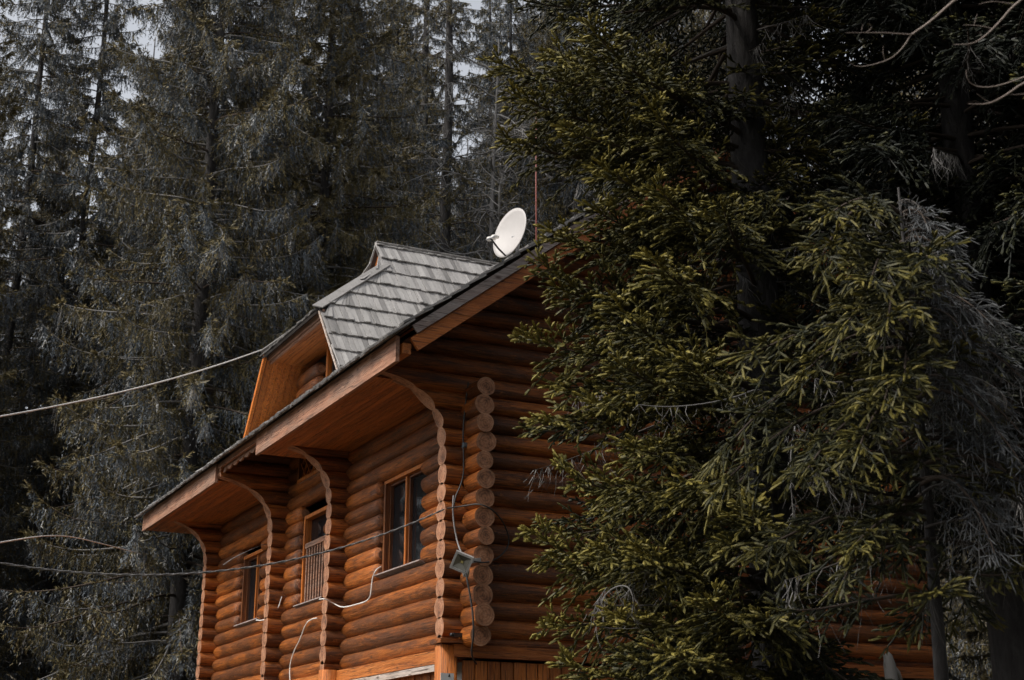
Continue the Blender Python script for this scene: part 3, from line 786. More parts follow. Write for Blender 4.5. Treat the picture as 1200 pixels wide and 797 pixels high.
# thin rod aerial behind the dish
ab = sight(628, 262, 1.0); ab = ab*(18.6/ab[1]); zb = roof_z(ab[0]).item()
aer = thing('rod_aerial', (ab[0], ab[1], zb), 'thin reddish aerial rod rising from the roof beside the satellite dish', 'aerial')
at_ = sight(629.5, 120, 1.0); at_ = at_*(18.6/at_[1])
mb = MB(); mb.tube([(ab[0], ab[1], zb), (ab[0], ab[1], (zb+at_[2])/2), (ab[0]+0.01, ab[1], at_[2])], [0.014, 0.011, 0.006], 8); mb.build('rod', [M['rust']], aer)
mb = MB(); mb.tube([(ab[0], ab[1], zb-0.03), (ab[0], ab[1], zb+0.06)], 0.03, 10); mb.build('socket', [M['galv']], aer)

# floodlight on the log ends
fc = sight(542, 658.5, 1.0); fc = fc*(14.36/fc[1])
fl = thing('floodlight', fc, 'small square floodlight clamped to the stacked log ends', 'floodlight')
B = basis((-0.45, -0.75, -0.42), (0.42, 0, 1))
def frame_box(mb, c, B, cx, cy, cz, sx, sy, sz, mat=0):
    P = np.array([[x*sx/2+cx, y*sy/2+cy, z*sz/2+cz] for z in (-1, 1) for (x, y) in ((-1, -1), (1, -1), (1, 1), (-1, 1))])
    mb.add(loc_pts(c, B, P), [(3,2,1,0),(4,5,6,7),(0,1,5,4),(1,2,6,5),(2,3,7,6),(3,0,4,7)], mat, 0.6)
mb = MB(); h = 0.105
for (cx_, cy_, sx_, sy_) in ((0, h-0.012, 2*h, 0.024), (0, -h+0.012, 2*h, 0.024), (h-0.012, 0, 0.024, 2*h-0.05), (-h+0.012, 0, 0.024, 2*h-0.05)):
    frame_box(mb, fc, B, cx_, cy_, 0.02, sx_, sy_, 0.045)
P = np.array([[x*s_, y*s_, z] for (s_, z) in ((h-0.004, -0.003), (h*0.55, -0.07)) for (x, y) in ((-1, -1), (1, -1), (1, 1), (-1, 1))])
mb.add(loc_pts(fc, B, P), [(7,6,5,4),(0,4,5,1),(1,5,6,2),(2,6,7,3),(3,7,4,0)], 0, 0.5); mb.build('housing', [M['alu']], fl)
mb = MB()
P = np.array([[x*s_, y*s_, z] for (s_, z) in ((h-0.026, 0.03), (0.022, 0.004)) for (x, y) in ((-1, -1), (1, -1), (1, 1), (-1, 1))])
mb.add(loc_pts(fc, B, P), [(0,1,5,4)], 0, 0.5); mb.add(loc_pts(fc, B, P), [(1,2,6,5),(3,0,4,7)], 1, 0.5); mb.add(loc_pts(fc, B, P), [(2,3,7,6)], 2, 0.5)
mb.build('reflector', [plain('lamp_reflector_painted_lit', (0.5,0.48,0.42), 0.25, 0.6, 0.05), plain('lamp_reflector_painted_half_lit', (0.3,0.29,0.26), 0.25, 0.6, 0.05), plain('lamp_reflector_painted_shade', (0.12,0.12,0.11), 0.25, 0.6, 0.05)], fl)  # one reflector, its faces coloured light to dark to stand for falling light
mb = MB(); frame_box(mb, fc, B, 0, 0, 0.008, 0.03, 0.03, 0.01); mb.build('led_chip', [plain('yellow_led_chip', (0.6,0.5,0.2), 0.4)], fl)
mb = MB(); tgt = np.array([XW-0.05, 14.45, fc[2]+0.02])
mb.beam(loc_pts(fc, B, [[h*0.7, h*0.3, -0.02]])[0], tgt+(0, 0, 0.03), 0.03, 0.05); mb.beam(loc_pts(fc, B, [[h*0.75, -h*0.6, -0.02]])[0], loc_pts(fc, B, [[h*0.9, -h*1.35, -0.04]])[0], 0.06, 0.07)
mb.build('bracket', [M['alu']], fl)

def wire(name, pts, rad, mat, label, cat, smooth=4, sub=None, twist=False, n=6):
    """a cable through the given points, rounded off"""
    P = np.asarray(pts, float)
    for _ in range(smooth):
        Q = [P[0]]
        for a, b in zip(P[:-1], P[1:]): Q += [a*0.75+b*0.25, a*0.25+b*0.75]
        P = np.array(Q+[P[-1]])
        if len(P) > 160: break
    mb = MB()
    if twist:
        d = np.concatenate([[0], np.cumsum(np.linalg.norm(np.diff(P, axis=0), axis=1))])
        s_ = np.arange(0, d[-1], 0.05); C = np.stack([np.interp(s_, d, P[:, i]) for i in range(3)], -1)
        for ph in (0, pi):
            off = np.stack([np.zeros_like(s_), np.cos(s_*22+ph), np.sin(s_*22+ph)], -1)*rad*0.8
            mb.tube(C+off, rad, 5)
    else:
        mb.tube(P, rad, n)
    o = mb.build(name, [mat], None, P[0]); tag(o, label, cat); return o
def sag(a, b, s_, n=24):
    t_ = np.linspace(0, 1, n)[:, None]; return a+(b-a)*t_-np.array([0, 0, 1])*s_*4*t_*(1-t_)
dorm_far = np.array([XD-0.03, YE1+0.02, ZE-0.02])
def at_y(px, py, y): v = sight(px, py, 1.0); return v*(y/v[1])
def at_x(px, py, x): v = sight(px, py, 1.0); return v*(x/v[0])
dorm_far = at_x(307, 410.5, XD-0.05)
wire('overhead_cable', sag(dorm_far, sight(-160, 513, 15.0), 0.16), 0.0105, M['cable_w'], 'taut white cable running up through the air to the dormer corner', 'cable', 0)
a0 = at_y(521, 597, YG-0.14); a1 = sight(0, 661, 14.0); a2 = sight(-150, 655, 13.0)
cat_ = sag(a0, a1, 0.36, 40)
wire('overhead_cable', np.concatenate([cat_, [a2]]), 0.007, M['cable_g'], 'thin grey twisted cable sagging past the windows to the carved corner', 'cable', 0, twist=True)
p_ = [(-120, 655), (0, 637.5), (30, 632), (60, 628.5), (85, 630), (115, 637), (150, 646), (168, 651), (186, 657)]
dd = np.linspace(15, 1, 10)
wy = np.linspace(14.0, 29.6, len(p_))
wire('overhead_cable', [at_y(x, y, yy) for (x, y), yy in zip(p_, wy)], 0.009, M['cable_w'], 'slack white cable drooping through the air into the shaggy spruce', 'cable', 2)
wire('overhead_cable', [at_x(x, y, xx) for (x, y, xx) in ((262, 663, 6.1), (275, 654, 6.25), (292, 646, 6.45), (306, 640, 6.7), (313, 637, 6.85))], 0.006, M['cable_g'], 'short thin grey wire branching off the twisted cable into the far window', 'cable', 2)
xs_ = XW-0.16
wire('wall_cable', [at_x(x, y, xx) for (x, y, xx) in ((375, 703, 6.5), (381, 702, 6.52), (392, 708, 6.70), (402, 713, xs_-0.02), (418, 709, xs_), (434, 704, xs_), (436, 690, xs_), (437, 678, xs_), (441, 668, xs_), (447, 664.5, xs_+0.1))], 0.009, M['cable_w'], 'white cable looping up the logs to the sill of the near bay window', 'cable')
wire('wall_cable', [at_x(x, y, xx) for (x, y, xx) in ((301, 727.5, 6.55), (308, 728, 6.6), (318, 724, 6.72), (326, 716, 6.75), (331, 700, 6.78))], 0.009, M['cable_w'], 'white cable curling round the bracket wall beside the far window', 'cable')
wire('wall_cable', [at_x(x, y, xx) for (x, y, xx) in ((341, 800, xs_), (340, 782, xs_), (345, 764, xs_), (353, 749, xs_), (359, 731, xs_), (366, 726, xs_), (372, 725, 6.6))], 0.009, M['cable_w'], 'white cable hanging down the logs below the slatted window', 'cable')
yw = YG-0.16
wire('wall_cable', [at_y(x, y, yw) for (x, y) in ((549, 448), (546, 470), (543, 500), (543, 520), (544, 545), (543, 560), (539, 572), (534, 582), (532, 596))], 0.009, M['cable_d'], 'black cable running down the carved wing from the eave', 'cable')
wire('wall_cable', [at_y(x, y, yy) for (x, y, yy) in ((532, 581, yw-0.02), (531, 594, yw-0.03), (532, 612, yw-0.04), (536, 634, yw-0.06), (541, 648, yw-0.2), (544, 652, 14.40))], 0.010, M['cable_g'], 'grey cable dropping from the junction to the floodlight', 'cable')
wire('wall_cable', [at_y(x, y, yy) for (x, y, yy) in ((524, 596, yw-0.03), (545, 593, yw-0.1), (562, 590, 14.38), (578, 597, 14.42), (591, 612, 14.6), (598, 632, YG-0.17), (594, 645, YG-0.17), (583, 655, 14.6), (570, 660, 14.38), (556, 658, 14.36))], 0.009, M['cable_d'], 'thin dark cable looped round the stacked log ends', 'cable')
wire('wall_cable', [at_y(x, y, yy) for (x, y, yy) in ((546, 670, 14.36), (549, 684, 14.33), (552, 700, 14.33), (555, 720, 14.32), (556, 745, 14.33), (553, 764, 14.5), (555, 772, 14.6), (559, 778, YG-0.1))], 0.011, M['cable_d'], 'black cable hanging from the floodlight down to the plank base', 'cable')
jb = at_y(546, 522, YG-0.16)
mb = MB(); mb.box(jb, (0.075, 0.05, 0.055)); mb.box(jb+(0, -0.027, 0), (0.06, 0.008, 0.04)); mb.tube([jb+(0.03, 0, 0), jb+(0.075, 0.01, 0)], 0.012, 8)
tag(mb.build('junction_box', [plain('slate_plastic_box', (0.10,0.13,0.15), 0.5)], None, jb), 'small slate coloured junction box on the carved wing', 'junction box')
kb = at_y(538, 744.5, YG-0.17)
mb = MB(); mb.box(kb, (0.13, 0.06, 0.045)); mb.tube([kb+(-0.065, 0, 0.0), kb+(-0.1, -0.01, 0.0)], 0.02, 8); mb.tube([kb+(0.06, 0, -0.01), kb+(0.12, -0.02, -0.02)], 0.015, 8)
tag(mb.build('wall_fitting', [M['black']], None, kb), 'small black fitting on the lowest log of the carved wing', 'fitting')
# notice on the post
nb = at_y(525, 794, YG-0.15)
mb = MB(); mb.box(nb+(0, 0, -0.05), (0.16, 0.006, 0.19)); nt_ = mb.build('notice', [M['paper']], None, nb+(0, 0, -0.05)); tag(nt_, 'white notice sheet with a dark mark pinned to the corner post', 'notice')
mb = MB(); c = nb+(0.02, -0.0045, 0.025); mb.add([c+(-0.012, 0, -0.02), c+(0.016, 0, -0.02), c+(0.004, 0, 0.022)], [(0, 1, 2)]); mb.build('mark', [M['black']], nt_)
# broken pale snag in front of the gable
sb = sight(1046, 797, 11.0); gz = ground_z(sb[0], sb[1]).item()
sn_ = thing('broken_snag', (sb[0], sb[1], gz), 'broken pale tree snag standing in front of the dark end of the cabin', 'snag')
tp = sight(1041, 762, 11.0)
mb = MB()
pts = [np.array([sb[0]+0.16, sb[1], gz-0.1]), sb+(0.06, 0, -0.9), sb+(0.02, 0, -0.25), sb*0.45+tp*0.55, tp*0.85+sb*0.15, tp]
mb.tube(pts, [0.09, 0.075, 0.055, 0.045, 0.03, 0.004], 9, tint=0.8)
mb.build('trunk', [M['dead']], sn_)
mb = MB(); mb.tube([pts[3], pts[3]+(0.07, 0, -0.06), pts[3]+(0.14, 0.02, -0.16)], [0.03, 0.022, 0.01], 7, tint=0.9); mb.tube([pts[3]+(-0.02, 0, -0.05), pts[3]+(-0.05, 0, 0.07)], [0.02, 0.004], 6, tint=0.7); mb.build('branch', [M['dead']], sn_)
# ================================================================== trees
Zh = np.array([0, 0, 1.0])
def unit(v): return v/(np.linalg.norm(v, axis=-1, keepdims=True)+1e-12)

class Leafer:
    """collects needle blades as loose triangles with a tint each"""
    def __init__(s): s.P = []; s.T = []
    def shoots(s, rng, base, d, L, tint, K, nl, nw, spread=0.85):
        """bottle-brush shoots: K narrow blades round each stem"""
        N = len(base)
        if N == 0: return
        d = unit(d)
        ref = np.where(np.abs(d[:, 2:3]) > 0.85, np.array([[1.0, 0, 0]]), np.array([[0, 0, 1.0]]))
        a = unit(np.cross(d, ref)); b = np.cross(a, d)
        t = (np.arange(K)+rng.random((N, K)))/K
        t = t*0.93
        ph = rng.random((N, K))*2*pi
        rad = np.cos(ph)[..., None]*a[:, None]+np.sin(ph)[..., None]*b[:, None]
        B = base[:, None]+d[:, None]*(L[:, None]*t)[..., None]
        nlv = nl*(0.75+0.5*rng.random((N, K)))*np.clip(1.15-0.35*t, 0, 1)
        sp = spread*(0.7+0.6*rng.random((N, K)))
        dirn = unit(rad*sp[..., None]+d[:, None]*0.75)
        tip = B+dirn*nlv[..., None]
        wdir = unit(np.cross(dirn, rng.normal(size=(N, K, 3))))*(nw*0.5)
        tri = np.stack([B-wdir, B+wdir, tip], 2).reshape(-1, 3, 3)
        s.P.append(tri.astype(np.float32)); s.T.append(np.repeat(tint, K).astype(np.float32))
    def cores(s, rng, base, d, L, tint, r):
        """solid spindle of packed needles inside each finger shoot"""
        N = len(base); d = unit(d)
        ref = np.where(np.abs(d[:, 2:3]) > 0.85, np.array([[1.0, 0, 0]]), np.array([[0, 0, 1.0]]))
        a = unit(np.cross(d, ref)); b = np.cross(a, d); L = L[:, None]; r = r*(0.8+0.4*rng.random((N, 1)))
        n = 4; ph0 = rng.random((N, 1))*6.28; R_ = []
        for (v, q) in ((0.12, 0.75), (0.72, 1.0)):
            R_.append([base+d*L*v+(a*np.cos(ph0+k*2*pi/n)+b*np.sin(ph0+k*2*pi/n))*r*q for k in range(n)])
        end = base+d*L*1.04; T_ = []; W_ = []
        for k in range(n):
            k2 = (k+1) % n
            T_ += [np.stack([R_[0][k], R_[0][k2], R_[1][k2]], 1), np.stack([R_[0][k], R_[1][k2], R_[1][k]], 1), np.stack([R_[1][k], R_[1][k2], end], 1)]
            W_ += [tint-0.10+0.08*((k % 2)-0.5), tint-0.06+0.08*((k % 2)-0.5), tint+0.06]
        s.P.append(np.concatenate(T_).astype(np.float32)); s.T.append(np.concatenate(W_).astype(np.float32))
    def ribbons(s, rng, A, B_, w_, tint):
        """thin two-triangle stems from A to B"""
        d = unit(B_-A); wd = unit(np.cross(d, rng.normal(size=d.shape)))*np.asarray(w_).reshape(-1, 1)*0.5
        t1 = np.stack([A-wd, A+wd, B_+wd*0.5], 1); t2 = np.stack([A-wd, B_+wd*0.5, B_-wd*0.5], 1)
        s.P.append(np.concatenate([t1, t2]).astype(np.float32)); s.T.append(np.concatenate([tint, tint]).astype(np.float32))
    def mesh(s, name, mat):
        P = np.concatenate(s.P).reshape(-1, 3); T = np.concatenate(s.T); n = len(P)
        return make_mesh(name, P, np.arange(n), np.arange(n//3)*3, [mat], tint=np.clip(T, 0, 1))

def axis_curve(L, az, el, droop, up, sway, n=14):
    t = np.linspace(0, 1, n)
    o = L*t*(1-0.12*t); z = L*(el*t-droop*t**2+up*t**3); s_ = L*sway*t**2
    h = np.array([sin(az), cos(az), 0]); k = np.array([cos(az), -sin(az), 0])
    return h*o[:, None]+k*s_[:, None]+Zh*z[:, None]
def curve_at(P, s_):
    d = np.concatenate([[0], np.cumsum(np.linalg.norm(np.diff(P, axis=0), axis=1))])
    X = np.stack([np.interp(s_, d, P[:, i]) for i in range(3)], -1)
    T = np.gradient(P, axis=0); TT = unit(np.stack([np.interp(s_, d, T[:, i]) for i in range(3)], -1))
    return X, TT, d[-1]

def near_branch(rng, leaf, twig, tubes, start, P, K, nl, nw, sp=0.08, tsp=0.05, smax=0.42, tint0=0.5, hang=0.2, bare=0.22, dens=1.0, core=0.0105, fan=0.38):
    """a bough: side twigs leave the limb forwards on both sides, stiff finger shoots on both sides of every twig"""
    P = P+start
    X, T, Lc = curve_at(P, np.array([0.0]))
    s_ = np.arange(bare*Lc, Lc*0.99, sp); s_ = np.concatenate([s_, s_+sp*0.5])
    side = np.concatenate([np.ones(len(s_)//2), -np.ones(len(s_)//2)])
    s_ = s_+rng.normal(0, sp*0.25, len(s_))
    keep = rng.random(len(s_)) < dens*(0.5+0.5*np.clip(s_/Lc/0.5, 0, 1)); s_, side = np.clip(s_[keep], 0, Lc*0.995), side[keep]
    X, T, Lc = curve_at(P, s_)
    S = unit(np.cross(T, Zh)); N_ = np.cross(S, T)
    roll = rng.normal(0, 0.28)
    S, N_ = S*cos(roll)+N_*sin(roll), N_*cos(roll)-S*sin(roll)
    a = np.radians(rng.uniform(34, 58, len(s_)))[:, None]
    fi = rng.normal(0.05, fan, len(s_))[:, None]
    S3_ = S*side[:, None]*np.cos(fi)+N_*np.sin(fi)
    d0 = unit(T*np.cos(a)+S3_*np.sin(a))
    rem = Lc-s_
    ls = np.clip(0.50*rem+0.10, 0.09, smax)*rng.uniform(0.65, 1.15, len(s_))
    sd = hang*rng.uniform(-0.3, 1.6, len(s_))*np.clip(ls/0.3, 0.2, 1.2)
    m_ = np.maximum(2, (ls/tsp).astype(int)); idx = np.repeat(np.arange(len(s_)), m_)
    kk = np.concatenate([np.arange(q) for q in m_]); v = (kk+0.55+rng.uniform(-0.2, 0.2, len(kk)))/m_[idx]
    v = np.clip(v, 0.08, 0.97)
    Q = X[idx]+d0[idx]*(ls[idx]*v)[:, None]-Zh*(sd[idx]*ls[idx]*v**2)[:, None]
    tg = unit(d0[idx]-Zh*(2*sd[idx]*v)[:, None])
    s2 = unit(np.cross(tg, N_[idx])+1e-6); alt = np.where(kk % 2 == 0, 1.0, -1.0)
    dd = unit(tg*0.80+s2*alt[:, None]*rng.uniform(0.45, 0.75, (len(kk), 1))+N_[idx]*rng.uniform(-0.22, 0.30, (len(kk), 1)))
    Ls = rng.uniform(0.055, 0.10, len(kk))*(1.12-0.35*v)
    young = np.clip(1-rem[idx]/0.6, 0, 1)  # paler new growth, plus inner needles darkened to stand for crown shade
    tt = tint0-0.17+0.33*young+0.14*v+rng.normal(0, 0.09, len(kk))+rng.normal(0, 0.07, len(s_))[idx]
    leaf.shoots(rng, Q, dd, Ls, tt, K, nl, nw); leaf.cores(rng, Q, dd, Ls, tt, core)
    E_ = X+d0*ls[:, None]-Zh*(sd*ls)[:, None]; te = unit(d0-Zh*(2*sd)[:, None])
    le = rng.uniform(0.06, 0.10, len(s_)); tn_ = tint0+0.06+0.30*np.clip(1-rem/0.6, 0, 1)+rng.normal(0, 0.09, len(s_))
    leaf.shoots(rng, E_-te*0.02, te, le, tn_, K+2, nl, nw); leaf.cores(rng, E_-te*0.02, te, le, tn_, core)
    # needled twig stems
    for v0, v1 in ((0.0, 0.5), (0.5, 1.0)):
        A = X+d0*(ls*v0)[:, None]-Zh*(sd*ls*v0**2)[:, None]; B_ = X+d0*(ls*v1)[:, None]-Zh*(sd*ls*v1**2)[:, None]
        tm = tint0-0.12+rng.normal(0, 0.1, len(A)); lm = np.linalg.norm(B_-A, axis=1)
        twig.ribbons(rng, A, B_, 0.006, 0.04+0.06*rng.random(len(A)))
        leaf.shoots(rng, A, B_-A, lm, tm, K, nl, nw); leaf.cores(rng, A, B_-A, lm, tm, core*0.7)
    Xe, Te, _ = curve_at(P, np.linspace(Lc*0.93, Lc, 3)); te_ = np.full(3, tint0+0.3)
    leaf.shoots(rng, Xe, Te, np.full(3, 0.09), te_, K+4, nl, nw); leaf.cores(rng, Xe, Te, np.full(3, 0.09), te_, core)
    tubes.tube(P, np.linspace(0.006+0.009*Lc, 0.004, len(P)), 5, 0, 0.2*rng.random(), cap=False)

def hair(rng, twig, base, n, length, w_, tint=0.6, curl=0.2):
    """dead lichen-grey twiglets hanging from points along a limb"""
    i = rng.integers(0, len(base), n); A = base[i]
    d = np.stack([rng.normal(0, curl, n), rng.normal(0, curl, n), -np.ones(n)], -1)
    l = length*rng.uniform(0.35, 1.1, n)
    t_ = tint+rng.normal(0, 0.18, n)
    for k in range(3):
        B_ = A+unit(d)*(l/3)[:, None]; twig.ribbons(rng, A, B_, w_*(1-0.22*k), t_)
        d = d+np.stack([rng.normal(0, curl, n), rng.normal(0, curl, n), rng.normal(0, 0.1, n)], -1); A = B_

def trunk_mesh(mb, h, r0, lean=(0, 0), n=12, z0=-0.4, taper=0.9):
    z = np.linspace(z0, h, 18)
    q = np.clip(z/h, 0, 1)
    pts = np.stack([lean[0]*q+0.03*np.sin(z*0.7), lean[1]*q+0.03*np.cos(z*0.55), z], -1)
    rad = r0*(1-taper*q)+0.35*r0*np.exp(-np.clip(z, 0, None)/0.35)
    mb.tube(pts, rad, n, 0, 0.5)

def finish_tree(name, loc, label, trunk, crown_parts, group=None):
    t = thing(name, loc, label, 'tree', group)
    o = bpy.data.objects.new('trunk', trunk); COL.objects.link(o); o.parent = t
    for nm, me in crown_parts:
        c = bpy.data.objects.new(nm, me); COL.objects.link(c); c.parent = t
    return t
def to_mesh(mb, name, mats):
    V = np.concatenate(mb.V); loops = np.array([i for f in mb.F for i in f]); lens = np.array([len(f) for f in mb.F])
    return make_mesh(name, V, loops, np.concatenate([[0], np.cumsum(lens)[:-1]]), mats, mb.M, mb.T, None, mb.S)

# ---------------- the big spruce in front of the gable
def near_spruce(seed, h, radius, z0, z1, dz, per, K, nl, nw, r0, sp, tsp, lit=0.5, extra=None, ragged=0.25, dead=0.15, smax=0.45, hang=0.22, zfull=99, gap=None, core=0.0105):
    rng = np.random.default_rng(seed)
    leaf, twig, limbs = Leafer(), Leafer(), MB()
    z = z0; az = rng.random()*6.28
    while z < z1:
        k_ = per if z < zfull else max(3, per-2)
        for k in range(k_):
            az += 2.39996+rng.normal(0, 0.25)
            zb = z+rng.uniform(-0.5, 0.5)*dz
            q = (zb-0)/h
            L = radius(zb, az)*rng.uniform(1-ragged, 1+0.35*ragged)
            if gap and gap(zb, az, rng): L *= rng.uniform(0.22, 0.42)
            if L < 0.25: continue
            start = np.array([0, 0, zb])
            el = rng.uniform(-0.05, 0.22)-0.25*(1-q); P = axis_curve(L, az, el, rng.uniform(0.28, 0.44), rng.uniform(0.20, 0.36), rng.normal(0, 0.12))
            if rng.random() < dead:
                limbs.tube(P+start, np.linspace(0.008+0.004*L, 0.002, len(P)), 5, 1, 0.35*rng.random(), cap=False)
                X, T, Lc = curve_at(P+start, np.linspace(0.25*L, 0.98*L, 30)); hair(rng, twig, X, int(40*L), 0.32, 0.006, 0.6, 0.3)
                continue
            near_branch(rng, leaf, twig, limbs, start, P, K, nl, nw, sp, tsp, smax, lit+rng.normal(0, 0.08), hang, bare=rng.uniform(0.15, 0.35), core=core)
            if rng.random() < dead*1.3:
                X, T, Lc = curve_at(P+start, np.linspace(0.15*L, 0.7*L, 20)); hair(rng, twig, X, int(14*L), 0.3, 0.005, 0.45, 0.25)
        z += dz
    if extra: extra(rng, leaf, twig, limbs)
    tr = MB(); trunk_mesh(tr, h, r0)
    return to_mesh(tr, 'trunk', [M['bark']]), leaf.mesh('crown', M['needle']), twig.mesh('twigs', M['dead']), to_mesh(limbs, 'limbs', [M['twig'], M['dead']])

def place_near(name, label, pos, meshes, group=None):
    tr, lf, tw, lb = meshes
    return finish_tree(name, pos, label, tr, [('crown', lf), ('twigs', tw), ('limbs', lb)], group)

# big spruce
A_pos = heading(890, 12.0); A_pos[2] = ground_z(A_pos[0], A_pos[1])
LEFT = math.atan2(-cos(YAW+0.17), sin(YAW+0.17))    # placeholder, replaced below
left_dir = -np.array([cos(YAW), -sin(YAW), 0]); az_left = math.atan2(left_dir[0], left_dir[1])
def ang(a, b): return abs((a-b+pi) % (2*pi)-pi)
def rad_A(z, az):
    zr = z+A_pos[2]                     # height measured from the lens
    base = 2.05 if zr < 9 else max(0.3, 2.05*(16-zr)/7)
    if zr > 6.1: base = base*1.18
    lf = max(0.0, cos(ang(az, az_left)))
    if 5.0 < zr < 6.0: base *= 1-0.10*lf
    if zr < 4.2: base *= 1-0.68*max(0.0, -cos(ang(az, az_left)))
    return base*(1+0.06*sin(3*az+zr*1.7)+0.06*sin(zr*2.9+az))
def extra_A(rng, leaf, twig, limbs):
    # limbs reaching the tips the photograph shows, as points in space round the trunk
    tips = [(640,268,11.4),(626,300,11.2),(650,335,11.2),(612,392,11.0),(640,452,11.2),(690,470,10.9),(628,492,11.2),(655,545,11.0),(622,622,11.0),(648,660,11.2),(640,735,11.0),(662,775,10.9),
            (716,345,10.4),(720,420,10.2),(735,520,10.1),(765,300,10.4),(768,215,10.6),(700,190,11.2),(690,240,11.2),(660,150,11.5),(600,110,11.8),(575,70,12.0),(590,160,11.9),(640,60,11.6),(690,30,11.2),
            (845,235,10.5),(800,560,9.9),(745,640,10.1),(830,700,9.9),(720,720,10.2),(880,590,9.8),(760,120,11.0),(705,560,10.3),(800,410,10.0),(860,640,9.9),(700,640,10.3),(780,760,9.9),(900,720,9.9),(730,770,10.2)]
    for (px, py, dist) in tips:
        tip = sight(px, py, dist)-A_pos
        hl = math.hypot(tip[0], tip[1]); az = math.atan2(tip[0], tip[1])
        el, dr, up_ = rng.uniform(-0.02, 0.15), rng.uniform(0.34, 0.46), rng.uniform(0.24, 0.36)
        L = hl/0.88; zb = tip[2]-L*(el-dr+up_)
        P = axis_curve(L, az, el, dr, up_, 0.0)
        near_branch(rng, leaf, twig, limbs, np.array([0, 0, zb]), P, 20, 0.020, 0.0046, 0.056, 0.044, 0.46, 0.66+rng.normal(0, 0.08), 0.26, bare=0.35, core=0.011, fan=0.5)
    # long bare lichen limb with hanging twiglets
    for pts in ([(895,452,10.2),(860,466,10.0),(820,474,9.9),(780,477,9.85),(748,474,9.8)], [(700,712,10.5),(715,690,10.3),(735,684,10.2),(744,700,10.15),(741,722,10.15)], [(690,740,10.5),(700,705,10.35),(712,688,10.25)], [(790,690,10.6),(760,668,10.4),(735,672,10.3)], [(935,480,9.6),(925,540,9.5),(930,600,9.5)]):
        P = np.array([sight(*q)-A_pos for q in pts]); P = np.concatenate([[[0, 0, P[0, 2]+0.35], P[0]*(0.5, 0.5, 1)+(0, 0, 0.12)], P])
        for _ in range(2):
            Q = [P[0]]
            for a, b in zip(P[:-1], P[1:]): Q += [a*0.75+b*0.25, a*0.25+b*0.75]
            P = np.array(Q+[P[-1]])
        limbs.tube(P, np.linspace(0.009, 0.003, len(P)), 6, 1, 0.55, cap=False); hair(rng, twig, P, 60, 0.22, 0.005, 0.5, 0.45)
az_cam = math.atan2(-A_pos[0], -A_pos[1])
def gap_A(z, az, rng):          # the old limbs on the side towards the clearing have died off
    a = (az-az_cam+pi) % (2*pi)-pi
    return -1.75 < a < 0.35 and rng.random() < (0.3 if z > 8.2 else 0.92 if z > 4.6 else 0.7)
A_m = near_spruce(11, 19.0, rad_A, 1.9, 14.5, 0.30, 8, 12, 0.021, 0.0062, 0.24, 0.068, 0.050, 0.40, extra_A, zfull=11.5, gap=gap_A)
place_near('spruce_tree', 'big olive green spruce with finger-like sprays hiding half of the log gable', A_pos, A_m)

